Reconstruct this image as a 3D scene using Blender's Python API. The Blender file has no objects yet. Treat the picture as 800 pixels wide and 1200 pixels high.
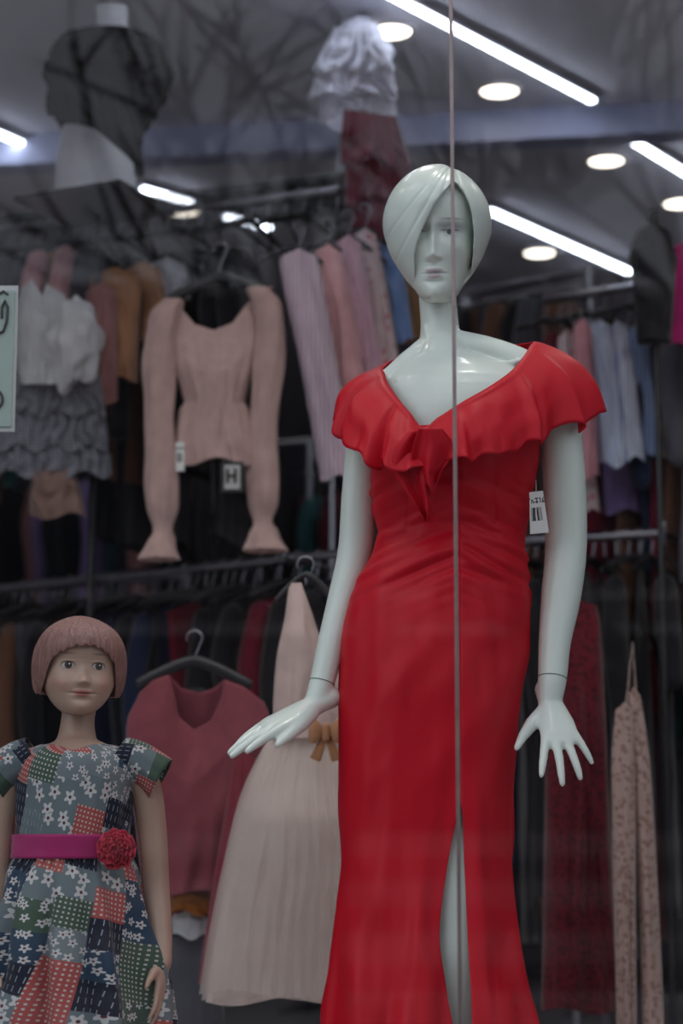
import bpy, bmesh, math, random
from mathutils import Vector, Matrix, noise
random.seed(7)
SC=bpy.context.scene
try:
    SC.view_settings.view_transform='Standard'
except Exception: pass
# ---------------------------------------------------------------- camera
F=2400.0; TH=math.atan(400/2400.0); CS,SN=math.cos(TH),math.sin(TH); ZC=1.45
FLOOR=0.88; CEIL=3.80
cam=bpy.data.cameras.new('camera'); co=bpy.data.objects.new('camera',cam); SC.collection.objects.link(co)
co.location=(0,0,ZC); co.rotation_euler=(math.pi/2+TH,0,0)
cam.sensor_fit='VERTICAL'; cam.sensor_height=36; cam.sensor_width=24; cam.lens=72
cam.clip_start=0.05; cam.clip_end=200
cam.dof.use_dof=True; cam.dof.focus_distance=3.58; cam.dof.aperture_fstop=2.4
SC.camera=co
def P(px,py,d):
    v=600-py; y=F*CS-v*SN; z=F*SN+v*CS; t=d/y
    return Vector(((px-400)*t,d,ZC+z*t))
def PZ(px,py,z):
    v=600-py; y=F*CS-v*SN; zz=F*SN+v*CS; t=(z-ZC)/zz
    return Vector(((px-400)*t,y*t,z))
def S(py,d): return d/(F*CS-(600-py)*SN)
E1=Vector((0.906,-0.423,0)); E2=Vector((0.423,0.906,0)); UP=Vector((0,0,1))
def interp(tab,t):
    n=len(tab)
    if t<=tab[0][0]: return list(tab[0][1:])
    if t>=tab[-1][0]: return list(tab[-1][1:])
    for i in range(n-1):
        if tab[i][0]<=t<=tab[i+1][0]: break
    a,b=tab[i],tab[i+1]; h=b[0]-a[0]; s=(t-a[0])/h; out=[]
    for k in range(1,len(a)):
        m=(b[k]-a[k])/h
        m0=m if i==0 else (b[k]-tab[i-1][k])/(b[0]-tab[i-1][0])
        m1=m if i==n-2 else (tab[i+2][k]-a[k])/(tab[i+2][0]-a[0])
        s2=s*s;s3=s2*s
        out.append((2*s3-3*s2+1)*a[k]+(s3-2*s2+s)*h*m0+(-2*s3+3*s2)*b[k]+(s3-s2)*h*m1)
    return out
# ---------------------------------------------------------------- node helpers
class NT:
    def __init__(s,name):
        s.m=bpy.data.materials.new(name); s.m.use_nodes=True; s.t=s.m.node_tree; s.t.nodes.clear()
        s.out=s.t.nodes.new('ShaderNodeOutputMaterial')
    def n(s,typ,**kw):
        nd=s.t.nodes.new(typ)
        for k,v in kw.items(): setattr(nd,k,v)
        return nd
    def l(s,a,b): s.t.links.new(a,b)
    def math(s,op,a,b=None,c=None):
        nd=s.t.nodes.new('ShaderNodeMath'); nd.operation=op
        for i,x in enumerate((a,b,c)):
            if x is None: continue
            if isinstance(x,(int,float)): nd.inputs[i].default_value=x
            else: s.l(x,nd.inputs[i])
        return nd.outputs[0]
    def mix(s,f,a,b,bt='MIX'):
        nd=s.t.nodes.new('ShaderNodeMix'); nd.data_type='RGBA'; nd.blend_type=bt
        for i,x in ((0,f),(6,a),(7,b)):
            if isinstance(x,(int,float)): nd.inputs[i].default_value=x
            elif isinstance(x,tuple): nd.inputs[i].default_value=(x[0],x[1],x[2],1)
            else: s.l(x,nd.inputs[i])
        return nd.outputs[2]
    def noise(s,vec,scale,detail=3):
        nd=s.n('ShaderNodeTexNoise'); nd.inputs['Scale'].default_value=scale; nd.inputs['Detail'].default_value=detail
        if vec: s.l(vec,nd.inputs['Vector'])
        return nd.outputs[0]
    def bsdf(s,col,rough=.6,sheen=0,metal=0,coat=0,bump=None,bstr=.3,bdist=.002,alpha=None,spec=.5,trans=0):
        b=s.n('ShaderNodeBsdfPrincipled')
        if isinstance(col,tuple): b.inputs['Base Color'].default_value=(*col,1)
        else: s.l(col,b.inputs['Base Color'])
        b.inputs['Roughness'].default_value=rough; b.inputs['Metallic'].default_value=metal
        b.inputs['Sheen Weight'].default_value=sheen; b.inputs['Coat Weight'].default_value=coat
        b.inputs['Specular IOR Level'].default_value=spec
        if bump is not None:
            bp=s.n('ShaderNodeBump'); bp.inputs['Strength'].default_value=bstr; bp.inputs['Distance'].default_value=bdist
            s.l(bump,bp.inputs['Height']); s.l(bp.outputs[0],b.inputs['Normal'])
        sh=b.outputs[0]
        if trans:
            tr=s.n('ShaderNodeBsdfTranslucent')
            if isinstance(col,tuple): tr.inputs[0].default_value=(*col,1)
            else: s.l(col,tr.inputs[0])
            mx=s.n('ShaderNodeMixShader'); mx.inputs[0].default_value=trans
            s.l(sh,mx.inputs[1]); s.l(tr.outputs[0],mx.inputs[2]); sh=mx.outputs[0]
        if alpha is not None:
            tp=s.n('ShaderNodeBsdfTransparent'); mx=s.n('ShaderNodeMixShader')
            if isinstance(alpha,(int,float)): mx.inputs[0].default_value=alpha
            else: s.l(alpha,mx.inputs[0])
            s.l(tp.outputs[0],mx.inputs[1]); s.l(sh,mx.inputs[2]); sh=mx.outputs[0]
        s.l(sh,s.out.inputs[0]); return s.m
MC={}
def fabric(col,kind='plain',col2=(.8,.8,.8),scale=60,rough=.85,trans=0.0,alpha=None,sheen=.2):
    key=(col,kind,col2,scale,rough,trans,alpha)
    if key in MC: return MC[key]
    m=NT('fabric_'+kind); tc=m.n('ShaderNodeTexCoord'); ob=tc.outputs['Object']; uv=tc.outputs['UV']
    nz=m.noise(ob,25,4); dark=tuple(c*.72 for c in col)
    c=m.mix(nz,dark,tuple(min(1,x*1.15) for x in col))
    bump=m.noise(ob,300,2)
    if kind in('stripe','plaid'):
        w=m.n('ShaderNodeTexWave',bands_direction='X'); w.inputs['Scale'].default_value=scale; m.l(uv,w.inputs[0])
        f=m.math('GREATER_THAN',w.outputs['Fac'],.6); c=m.mix(f,c,col2)
        if kind=='plaid':
            w2=m.n('ShaderNodeTexWave',bands_direction='Y'); w2.inputs['Scale'].default_value=scale; m.l(uv,w2.inputs[0])
            c=m.mix(m.math('MULTIPLY',m.math('GREATER_THAN',w2.outputs['Fac'],.6),.6),c,tuple(x*.4 for x in col))
    if kind in('lace','floral'):
        v=m.n('ShaderNodeTexVoronoi'); v.inputs['Scale'].default_value=scale; m.l(ob,v.inputs['Vector'])
        f=m.math('GREATER_THAN',v.outputs['Distance'],.42) if kind=='lace' else m.math('LESS_THAN',v.outputs['Distance'],.3)
        c=m.mix(f,c,col2); bump=v.outputs['Distance']
    MC[key]=m.bsdf(c,rough,sheen,bump=bump,bstr=.25,bdist=.001,trans=trans,alpha=alpha,spec=.25); return MC[key]
def simple(name,col,rough=.5,metal=0,coat=0,nscale=40,var=.12,bstr=.05):
    m=NT(name); tc=m.n('ShaderNodeTexCoord'); nz=m.noise(tc.outputs['Object'],nscale,4)
    c=m.mix(nz,tuple(x*(1-var) for x in col),tuple(min(1,x*(1+var)) for x in col))
    return m.bsdf(c,rough,metal=metal,coat=coat,bump=nz,bstr=bstr)
def emis(name,col,st):
    m=NT(name); tc=m.n('ShaderNodeTexCoord'); nz=m.noise(tc.outputs['Object'],5,1)
    e=m.n('ShaderNodeEmission'); m.l(m.mix(nz,tuple(x*.97 for x in col),col),e.inputs[0]); e.inputs[1].default_value=st
    m.l(e.outputs[0],m.out.inputs[0]); return m.m
# ---------------------------------------------------------------- mesh builder
class MB:
    def __init__(s): s.v=[];s.f=[];s.mi=[];s.uv={}
    def grid(s,pts,closed=False,mat=0,uvs=None,cap0=False,cap1=False):
        b=len(s.v); R=len(pts); C=len(pts[0])
        for r in range(R):
            for c in range(C):
                if uvs: s.uv[len(s.v)]=uvs[r][c]
                s.v.append(pts[r][c])
        for r in range(R-1):
            for c in range(C if closed else C-1):
                c2=(c+1)%C
                s.f.append((b+r*C+c,b+r*C+c2,b+(r+1)*C+c2,b+(r+1)*C+c)); s.mi.append(mat)
        if cap0: s.f.append(tuple(b+c for c in range(C))[::-1]); s.mi.append(mat)
        if cap1: s.f.append(tuple(b+(R-1)*C+c for c in range(C))); s.mi.append(mat)
    def tube(s,pts,rad,n=12,mat=0,ell=None,dome=True):
        pts=[Vector(p) for p in pts]; N=len(pts); T=[]
        for i in range(N):
            a=pts[max(0,i-1)]; b=pts[min(N-1,i+1)]; T.append((b-a).normalized())
        u=Vector((0,0,1)) if abs(T[0].z)<.9 else Vector((1,0,0))
        if ell: u=Vector(ell[0])
        u=(u-T[0]*u.dot(T[0])).normalized(); rings=[]
        def ring(c,u,w,r1,r2): return [c+u*(r1*math.cos(2*math.pi*k/n))+w*(r2*math.sin(2*math.pi*k/n)) for k in range(n)]
        for i in range(N):
            u=(u-T[i]*u.dot(T[i])).normalized(); w=T[i].cross(u)
            r=rad[i] if not isinstance(rad,(int,float)) else rad
            r1,r2=(r if isinstance(r,tuple) else (r,r))
            if i==0 and dome:
                q=min(r1,r2)
                for a,sc in ((.92,.4),(.5,.87)): rings.append(ring(pts[0]-T[0]*q*a,u,w,r1*sc,r2*sc))
            rings.append(ring(pts[i],u,w,r1,r2))
            if i==N-1 and dome:
                q=min(r1,r2)
                for a,sc in ((.5,.87),(.92,.4)): rings.append(ring(pts[i]+T[i]*q*a,u,w,r1*sc,r2*sc))
        s.grid(rings,True,mat,cap0=True,cap1=True)
    def smooth_tube(s,keys,n=16,sub=5,mat=0,ell=None):
        tab=[(i,k[0].x,k[0].y,k[0].z,k[1]) for i,k in enumerate(keys)]
        pts=[];rad=[]
        for j in range((len(keys)-1)*sub+1):
            x,y,z,r=interp(tab,j/sub); pts.append(Vector((x,y,z))); rad.append(r)
        s.tube(pts,rad,n,mat,ell)
    def box(s,c,h,ax=None,mat=0):
        c=Vector(c); ax=ax or (Vector((1,0,0)),Vector((0,1,0)),UP); b=len(s.v)
        for i in (-1,1):
            for j in (-1,1):
                for k in (-1,1): s.v.append(c+ax[0]*h[0]*i+ax[1]*h[1]*j+ax[2]*h[2]*k)
        for f in ((0,1,3,2),(4,6,7,5),(0,4,5,1),(2,3,7,6),(0,2,6,4),(1,5,7,3)):
            s.f.append(tuple(b+i for i in f)); s.mi.append(mat)
    def obj(s,name,mats,smooth=True,parent=None):
        me=bpy.data.meshes.new(name); me.from_pydata([tuple(v) for v in s.v],[],s.f)
        for m in mats: me.materials.append(m)
        me.polygons.foreach_set('material_index',s.mi)
        me.polygons.foreach_set('use_smooth',[smooth]*len(s.f))
        if s.uv:
            ul=me.uv_layers.new(name='UVMap')
            for lp in me.loops: ul.data[lp.index].uv=s.uv.get(lp.vertex_index,(0,0))
        me.update()
        bm=bmesh.new(); bm.from_mesh(me); bmesh.ops.recalc_face_normals(bm,faces=bm.faces); bm.to_mesh(me); bm.free()
        o=bpy.data.objects.new(name,me); SC.collection.objects.link(o)
        if parent: o.parent=parent
        return o
def empty(name,loc=(0,0,0)):
    o=bpy.data.objects.new(name,None); SC.collection.objects.link(o); o.empty_display_size=.1; return o
def mod(o,t,**kw):
    m=o.modifiers.new(t,t)
    for k,v in kw.items(): setattr(m,k,v)
    return m
def apply(o):
    dg=bpy.context.evaluated_depsgraph_get(); ev=o.evaluated_get(dg); me=bpy.data.meshes.new_from_object(ev)
    o.modifiers.clear(); o.data=me
# ================================================================ ROOM
X0,X1,Y0,Y1=-5,5,3.14,13.5
m_ceil=simple('ceiling_paint',(.74,.74,.82),.8,nscale=2)
m_wall=simple('wall_paint',(.34,.31,.36),.85,nscale=3)
m_floor=simple('floor_vinyl',(.50,.49,.49),.4,nscale=4)
m_fac=simple('facade_render',(.25,.25,.25),.85,nscale=6)
def boxobj(name,lo,hi,mat):
    b=MB(); lo=Vector(lo);hi=Vector(hi); b.box((lo+hi)/2,(hi-lo)/2); return b.obj(name,[mat],False)
boxobj('ceiling',(X0,Y0,CEIL),(X1,Y1,CEIL+.1),m_ceil)
boxobj('floor',(X0,Y0,FLOOR-.1),(X1,Y1,FLOOR),m_floor)
boxobj('wall_back',(X0,Y1,FLOOR-.1),(X1,Y1+.1,CEIL+.1),m_wall)
boxobj('wall_left',(X0-.1,Y0,FLOOR-.1),(X0,Y1+.1,CEIL+.1),m_wall)
boxobj('wall_right',(X1,Y0,FLOOR-.1),(X1+.1,Y1+.1,CEIL+.1),m_wall)
b=MB(); GX0,GX1,GZ0,GZ1=-3.2,3.2,.75,3.72
for lo,hi in (((X0-.1,Y0-.1,0),(X1+.1,Y0,GZ0)),((X0-.1,Y0-.1,GZ1),(X1+.1,Y0,4.8)),((X0-.1,Y0-.1,GZ0),(GX0,Y0,GZ1)),((GX1,Y0-.1,GZ0),(X1+.1,Y0,GZ1))):
    lo=Vector(lo);hi=Vector(hi); b.box((lo+hi)/2,(hi-lo)/2)
b.obj('wall_front',[m_fac],False)
# glass
g=NT('window_glass'); fr=g.n('ShaderNodeFresnel'); fr.inputs[0].default_value=1.5
tc=g.n('ShaderNodeTexCoord'); sm=g.noise(tc.outputs['Object'],3,4)
gl=g.n('ShaderNodeBsdfGlossy'); gl.inputs['Roughness'].default_value=.005; gl.inputs[0].default_value=(.95,.95,1,1)
tp=g.n('ShaderNodeBsdfTransparent'); g.l(g.mix(sm,(.93,.945,.95),(.98,.99,.99)),tp.inputs[0])
mx=g.n('ShaderNodeMixShader'); g.l(g.math('MULTIPLY',fr.outputs[0],.62),mx.inputs[0]); g.l(tp.outputs[0],mx.inputs[1]); g.l(gl.outputs[0],mx.inputs[2])
g.l(mx.outputs[0],g.out.inputs[0])
GY=3.09
sx=.5*(P(530,0,GY).x+P(537,1200,GY).x)
def pane(name,xa,xb):
    b=MB(); b.grid([[Vector((xa,GY,GZ0)),Vector((xb,GY,GZ0))],[Vector((xa,GY,GZ1)),Vector((xb,GY,GZ1))]]); return b.obj(name,[g.m],False)
w1=pane('window_1',GX0,sx-.003); w2=pane('window_2',sx+.003,GX1)
m_seam=simple('silicone_joint',(.25,.19,.18),.35,nscale=30,var=.4)
b=MB(); b.tube([(sx,GY,GZ0),(sx,GY,GZ1)],[(.0030,.0034)]*2,10,dome=False); b.obj('trim_1',[m_seam])
# ---------------------------------------------------------------- ceiling lights
m_led=emis('led_emitter',(.80,.87,1.0),13); m_dl=emis('downlight_emitter',(1,.90,.76),5)
m_white=simple('white_metal',(.5,.5,.56),.4)
def strip(a,bb,nm='led_strip_light',ext0=0,ext1=0):
    a=Vector(a);bb=Vector(bb); dr=(bb-a).normalized(); a=a-dr*ext0; bb=bb+dr*ext1
    c=(a+bb)/2; L=(bb-a).length/2; sd=dr.cross(UP); q=MB()
    q.box(c+Vector((0,0,-.014)),(L,.018,.012),(dr,sd,UP),0); q.box(c+Vector((0,0,-.030)),(L-.01,.011,.005),(dr,sd,UP),1)
    return q.obj(nm,[m_white,m_led],False)
zl=CEIL
strip(PZ(490,0,zl),PZ(696,109,zl),ext0=1.2)
strip(PZ(572,237,zl),PZ(738,311,zl))
strip(PZ(742,156,zl),PZ(805,195,zl),ext1=1.0)
strip(PZ(165,211,zl),PZ(226,229,zl))
strip(PZ(-60,120,zl),PZ(36,163,zl))
strip(PZ(262,244,zl),PZ(318,259,zl))
def downlight(p,fill_spot=0):
    q=MB(); n=24; R=.062
    rg=[]
    for r,z in ((R+.014,-.001),(R+.012,-.008),(R,-.010),(R-.004,-.004)):
        rg.append([p+Vector((r*math.cos(2*math.pi*k/n),r*math.sin(2*math.pi*k/n),z)) for k in range(n)])
    q.grid(rg,True,0)
    q.grid([[p+Vector((r*math.cos(2*math.pi*k/n),r*math.sin(2*math.pi*k/n),-.005)) for k in range(n)] for r in (R-.003,.002)],True,1,cap1=True)
    o=q.obj('ceiling_downlight',[m_white,m_dl])
    if fill_spot:
        l=bpy.data.lights.new('fill_spot','SPOT'); l.energy=fill_spot; l.spot_size=math.radians(115); l.spot_blend=.9; l.shadow_soft_size=.12; l.color=(1,.92,.84)
        lo=bpy.data.objects.new('fill_spot',l); SC.collection.objects.link(lo); lo.location=p+Vector((0,0,-.04)); lo.parent=o
for px,py in ((458,35),(585,105),(710,187),(797,237),(632,295),(214,246),(165,232)): downlight(PZ(px,py,zl))
for x,y,e in ((-1.1,4.1,17),(.0,4.3,15),(1.2,4.6,34),(.3,3.45,20),(-.9,3.45,8),(-3.2,6.2,60),(3.6,6.2,40)): downlight(Vector((x,y,CEIL)),e)  # unseen downlights with fill spots, added to brighten the mannequins and racks
for xa,xb in ((-1.9,-.5),(.3,1.7)): strip((xa,3.33,CEIL),(xb,3.33,CEIL))  # LED strips added above the view as extra light on the mannequins
# beam
a=PZ(-150,200,CEIL-.10); c2=PZ(950,146,CEIL-.10); b=MB(); dr=(c2-a); dr.z=0; L=dr.length; dr.normalize(); sd=Vector((-dr.y,dr.x,0))
b.box((a+c2)/2+sd*.05+Vector((0,0,.049)),(L/2+1.0,.05,.05),(dr,sd,UP)); b.obj('ceiling_beam',[simple('beam_paint',(.50,.54,.76),.8,nscale=2)],False)
# ================================================================ FEMALE MANNEQUIN
def hand(mb,W,Y,X,bend,sc=1.0,spread=1.0,curl=.16,thumb=(.8,.65,.0)):
    W=Vector(W);Y=Vector(Y).normalized(); X=Vector(X); X=(X-Y*X.dot(Y)).normalized(); Nn=X.cross(Y)
    if Nn.dot(Vector(bend))<0: Nn=-Nn
    keys=[(-.03,.021,.018),(0,.021,.016),(.025,.027,.0155),(.05,.033,.014),(.078,.034,.0115),(.092,.031,.009)]
    mb.tube([W+Y*(k[0]*sc) for k in keys],[(k[1]*sc,k[2]*sc) for k in keys],16,ell=(X,))
    off=(.0255,.0085,-.0085,-.0245); ln=(.076,.085,.079,.062); by=(.082,.088,.084,.074); sp=(.20,.05,-.10,-.26)
    for i in range(4):
        D=(Y*math.cos(sp[i]*spread)+X*math.sin(sp[i]*spread)).normalized(); p=W+Y*by[i]*sc+X*off[i]*sc
        pts=[p-D*.02*sc,p]; rad=[.0092*sc,.0092*sc]; bd=.03+.04*i
        for fr,r in ((.44,.0080),(.31,.0072),(.25,.0056)):
            dd=D*math.cos(bd)+Nn*math.sin(bd); p=p+dd*ln[i]*fr*sc; pts.append(p); rad.append((r if i<3 else r*.9)*sc); bd+=curl*(1+.25*i)
        mb.tube(pts,rad,12)
    D=(X*thumb[0]+Y*thumb[1]+Nn*thumb[2]).normalized(); p=W+Y*.016*sc+X*.012*sc+Nn*.004
    pts=[p]; rad=[.014*sc]
    for L_,r in ((.036,.0130),(.034,.0092),(.027,.0062)):
        p=p+D*L_*sc; pts.append(p); rad.append(r*sc); D=(D+Y*.22).normalized()
    mb.tube(pts,rad,12)
def skin_mat(name,col,feats=(),rough=.30):
    m=NT(name); tc=m.n('ShaderNodeTexCoord'); nz=m.noise(tc.outputs['Object'],9,5)
    c=m.mix(nz,tuple(x*.93 for x in col),tuple(min(1,x*1.05) for x in col))
    if feats:
        sp=m.n('ShaderNodeSeparateXYZ'); m.l(tc.outputs['UV'],sp.inputs[0]); U,V=sp.outputs[0],sp.outputs[1]
        for cx,cz,rx,rz,fc,soft,op in feats:
            dx=m.math('DIVIDE',m.math('SUBTRACT',U,cx),rx); dz=m.math('DIVIDE',m.math('SUBTRACT',V,cz),rz)
            r=m.math('SQRT',m.math('ADD',m.math('MULTIPLY',dx,dx),m.math('MULTIPLY',dz,dz)))
            mr=m.n('ShaderNodeMapRange'); m.l(r,mr.inputs[0]); mr.inputs[1].default_value=1+soft; mr.inputs[2].default_value=1-soft
            mr.inputs[3].default_value=0; mr.inputs[4].default_value=op
            c=m.mix(mr.outputs[0],c,fc)
    return m.bsdf(c,rough,coat=.25,bump=m.noise(tc.outputs['Object'],60,3),bstr=.03)
SKIN=(.74,.82,.745)
m_skin=skin_mat('mannequin_paint',SKIN)
fem=empty('female_mannequin')
mb=MB()
def ring_loft(mb,tab,d,n=40,mat=0,step=12):
    rings=[]; y=tab[0][0]
    while y<=tab[-1][0]+.01:
        L,R,ry,dd=interp(tab,y); c=P((L+R)/2,y,d+dd); rx=(R-L)/2*S(y,d)
        rings.append([c+Vector((rx*math.cos(a),ry*math.sin(a),0)) for a in [2*math.pi*k/n for k in range(n)]]); y+=step
    mb.grid(rings,True,mat,cap0=True,cap1=True)
ring_loft(mb,[(412,492,545,.04,.015),(422,478,575,.055,.012),(436,462,615,.068,.01),(452,450,634,.082,.003),(480,450,630,.094,0),(510,450,622,.096,0),(560,450,614,.092,0),(625,452,602,.070,0),(700,428,604,.09,0),(790,412,596,.098,0),(830,422,586,.085,0)],3.6)
mb.smooth_tube([(P(511,330,3.635),.034),(P(513,355,3.635),.0345),(P(515,380,3.635),.0352),(P(516,400,3.63),.039),(P(519,418,3.62),.05),(P(520,440,3.61),.058)],24)
mb.smooth_tube([(P(445,464,3.62),.032),(P(464,444,3.62),.028),(P(486,424,3.625),.028),(P(516,410,3.625),.036),(P(556,410,3.62),.030),(P(603,423,3.612),.028),(P(648,450,3.60),.034)],20)
mb.tube([P(466,446,3.564),P(505,437,3.548)],[.006,.008],10); mb.tube([P(530,436,3.548),P(606,424,3.576)],[.008,.006],10)
mb.tube([P(499,385,3.612),P(506,412,3.586),P(514,434,3.556)],[.006,.007,.005],10); mb.tube([P(534,385,3.612),P(529,412,3.586),P(522,434,3.556)],[.006,.007,.005],10)
WR=P(644,822,3.555); WL=P(369,826,3.575)
mb.smooth_tube([(P(651,458,3.60),.036),(P(656,495,3.605),.037),(P(661,560,3.61),.0385),(P(663,640,3.615),.0375),(P(657,700,3.60),.0355),(P(650,750,3.58),.029),(P(647,795,3.562),.0255),(WR,.0215)],20)
mb.smooth_tube([(P(443,470,3.62),.034),(P(429,512,3.63),.034),(P(421,580,3.635),.0325),(P(416,645,3.635),.0315),(P(402,700,3.62),.0275),(P(389,750,3.60),.025),(P(377,800,3.585),.0225),(WL,.020)],20)
hand(mb,WR,P(668,905,3.46)-WR,Vector((-1,-.25,-.25)),(0,.6,-.6),1.0,1.5,.10,thumb=(.85,.75,.1))
hand(mb,WL,P(252,884,3.48)-WL,Vector((.1,-.92,-.36)),(0,.2,-1),1.10,.65,.05,thumb=(.38,.95,.15))
mb.smooth_tube([(P(542,790,3.6),.075),(P(540,860,3.59),.070),(P(536,960,3.575),.060),(P(534,1060,3.555),.052),(P(533,1150,3.56),.050),(P(536,1260,3.60),.040),(P(540,1340,3.63),.030)],20)
mb.smooth_tube([(P(458,790,3.6),.075),(P(456,860,3.6),.070),(P(457,960,3.61),.060),(P(462,1060,3.62),.052),(P(466,1150,3.64),.048),(P(470,1260,3.66),.04),(P(472,1340,3.68),.030)],20)
for px,d in ((540,3.63),(472,3.68)):
    a=P(px,1345,d); a.z=FLOOR+.055; mb.tube([a+Vector((0,.02,.02)),a+Vector((0,-.06,-.012)),a+Vector((0,-.13,-.035))],[(.03,.03),(.032,.024),(.036,.013)],14,ell=(Vector((1,0,0)),))
body=mb.obj('body',[m_skin],parent=fem)
mod(body,'REMESH',mode='VOXEL',voxel_size=.0030,use_smooth_shade=True)
mod(body,'SMOOTH',factor=.6,iterations=9)
m_joint=simple('joint_gap',(.12,.16,.15),.6)
q=MB()
def jring(c,ax,r,t=.0010):
    ax=Vector(ax).normalized(); u=ax.cross(Vector((0,1,0))).normalized(); w=ax.cross(u)
    pts=[c+u*r*math.cos(2*math.pi*k/32)+w*r*math.sin(2*math.pi*k/32) for k in range(33)]; q.tube(pts,t,6,dome=False)
jring(P(647,795,3.562),P(650,750,3.58)-P(645,815,3.556),.0250); jring(P(377,800,3.585),P(389,750,3.6)-P(372,815,3.58),.0220)
q.obj('wrist_joints',[m_joint],parent=fem)
q=MB(); c=P(505,1340,3.66); c.z=FLOOR
q.grid([[c+Vector((r*math.cos(2*math.pi*k/48),r*math.sin(2*math.pi*k/48),z)) for k in range(48)] for r,z in ((.19,0),(.19,.008),(.185,.012),(.01,.012))],True,cap1=True,cap0=True)
q.obj('base_plate',[simple('steel',(.5,.5,.5),.25,metal=1)],parent=fem)
# head
def gs(x,z,cx,cz,sx,sz): return math.exp(-((x-cx)/sx)**2*.5-((z-cz)/sz)**2*.5)
def head_geo(tab,feat,M,dz=.0011,n=280,pw=.92):
    mb=MB(); rings=[];uvs=[]; z=tab[0][0]; zs=[]
    while z<tab[-1][0]: zs.append(z); z+=dz
    zs.append(tab[-1][0])
    for z in zs:
        w,f,bk=interp(tab,z); w=max(w,.0005); row=[];ur=[]
        for k in range(n):
            a=2*math.pi*k/n; c,s=math.cos(a),math.sin(a)
            x=w*math.copysign(abs(c)**pw,c); sy=abs(s)**pw
            y=f*sy if s<0 else bk*sy
            if s<0: y-=sum(A*gs(x,z,cx,cz,sx,sz) for cx,cz,sx,sz,A in feat)*min(1,(-s)*3)
            row.append(M@Vector((x,y,z))); ur.append((x,z) if s<.15 and y<0 else (9,9))
        rings.append(row);uvs.append(ur)
    mb.grid(rings,True,0,uvs,cap0=True,cap1=True); return mb
tabF=[(-.124,.010,-.064,-.020),(-.121,.021,-.074,-.012),(-.115,.030,-.080,.0),(-.104,.038,-.080,.02),(-.085,.048,-.078,.045),(-.06,.057,-.078,.065),(-.03,.065,-.080,.085),(0,.069,-.080,.095),(.03,.071,-.086,.099),(.06,.068,-.082,.094),(.085,.055,-.066,.078),(.1,.035,-.04,.05),(.108,.008,-.01,.012)]
MZ=-.005
ftF=[(0,-.043,.0058,.0065,.0125),(0,-.029,.0046,.012,.0080),(0,-.010,.0045,.014,.0055),(0,.010,.006,.010,.003),(.0080,-.0465,.0036,.0034,.0052),(-.0080,-.0465,.0036,.0034,.0052),
 (0,-.0545,.010,.0025,-.002),
 (.028,-.002,.0125,.0085,-.0080),(-.028,-.002,.0125,.0085,-.0080),(.016,.0,.005,.008,-.0035),(-.016,.0,.005,.008,-.0035),
 (.030,-.003,.0110,.0066,.0078),(-.030,-.003,.0110,.0066,.0078),
 (.030,.0015,.0115,.0011,.0016),(-.030,.0015,.0115,.0011,.0016),(.030,-.0075,.010,.0010,.0010),(-.030,-.0075,.010,.0010,.0010),
 (.030,.0155,.016,.0050,.0018),(-.030,.0155,.016,.0050,.0018),
 (-.0055,-.0650+MZ,.0060,.0032,.0070),(.0055,-.0650+MZ,.0060,.0032,.0070),(.012,-.0675+MZ,.006,.0018,.0018),(-.012,-.0675+MZ,.006,.0018,.0018),(0,-.0760+MZ,.0090,.0040,.0095),(0,-.0702+MZ,.0130,.0009,-.0026),
 (0,-.058+MZ,.0022,.004,-.0012),(0,-.0855+MZ,.010,.0032,-.0024),(0,-.104,.012,.009,.0055),(.038,-.030,.015,.014,.0050),(-.038,-.030,.015,.014,.0050),(.032,-.07,.012,.016,-.0020),(-.032,-.07,.012,.016,-.0020),(.0185,-.069+MZ,.003,.004,-.0012),(-.0185,-.069+MZ,.003,.004,-.0012)]
HC=P(512,277,3.60)
MH=Matrix.Translation(HC)@Matrix.Rotation(math.radians(-8),4,'Z')@Matrix.Rotation(math.radians(10),4,'X')
dk=(.03,.035,.035); lip=(.46,.37,.40); pf=[]
for sg in (-1,1):
    x=.030*sg
    pf+=[(x+.002*sg,.006,.018,.0095,(.18,.19,.20),.7,.75),(x,.0018,.0145,.0020,(.01,.01,.01),.4,.95),(x,-.003,.0112,.0048,(.48,.52,.51),.25,.6),(x-.001,-.0022,.0050,.0048,dk,.2,.95),(x+.003*sg,.0210,.0165,.0018,(.20,.21,.21),.6,.65)]
pf+=[(-.0060,-.0655+MZ,.0100,.0040,lip,.3,.9),(.0060,-.0655+MZ,.0100,.0040,lip,.3,.9),(0,-.0752+MZ,.0125,.0048,lip,.3,.9),(0,-.0702+MZ,.0140,.0007,(.20,.15,.17),.5,.75)]
head_geo(tabF,ftF,MH).obj('head',[skin_mat('mannequin_face_paint',SKIN,pf)],parent=fem)
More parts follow.
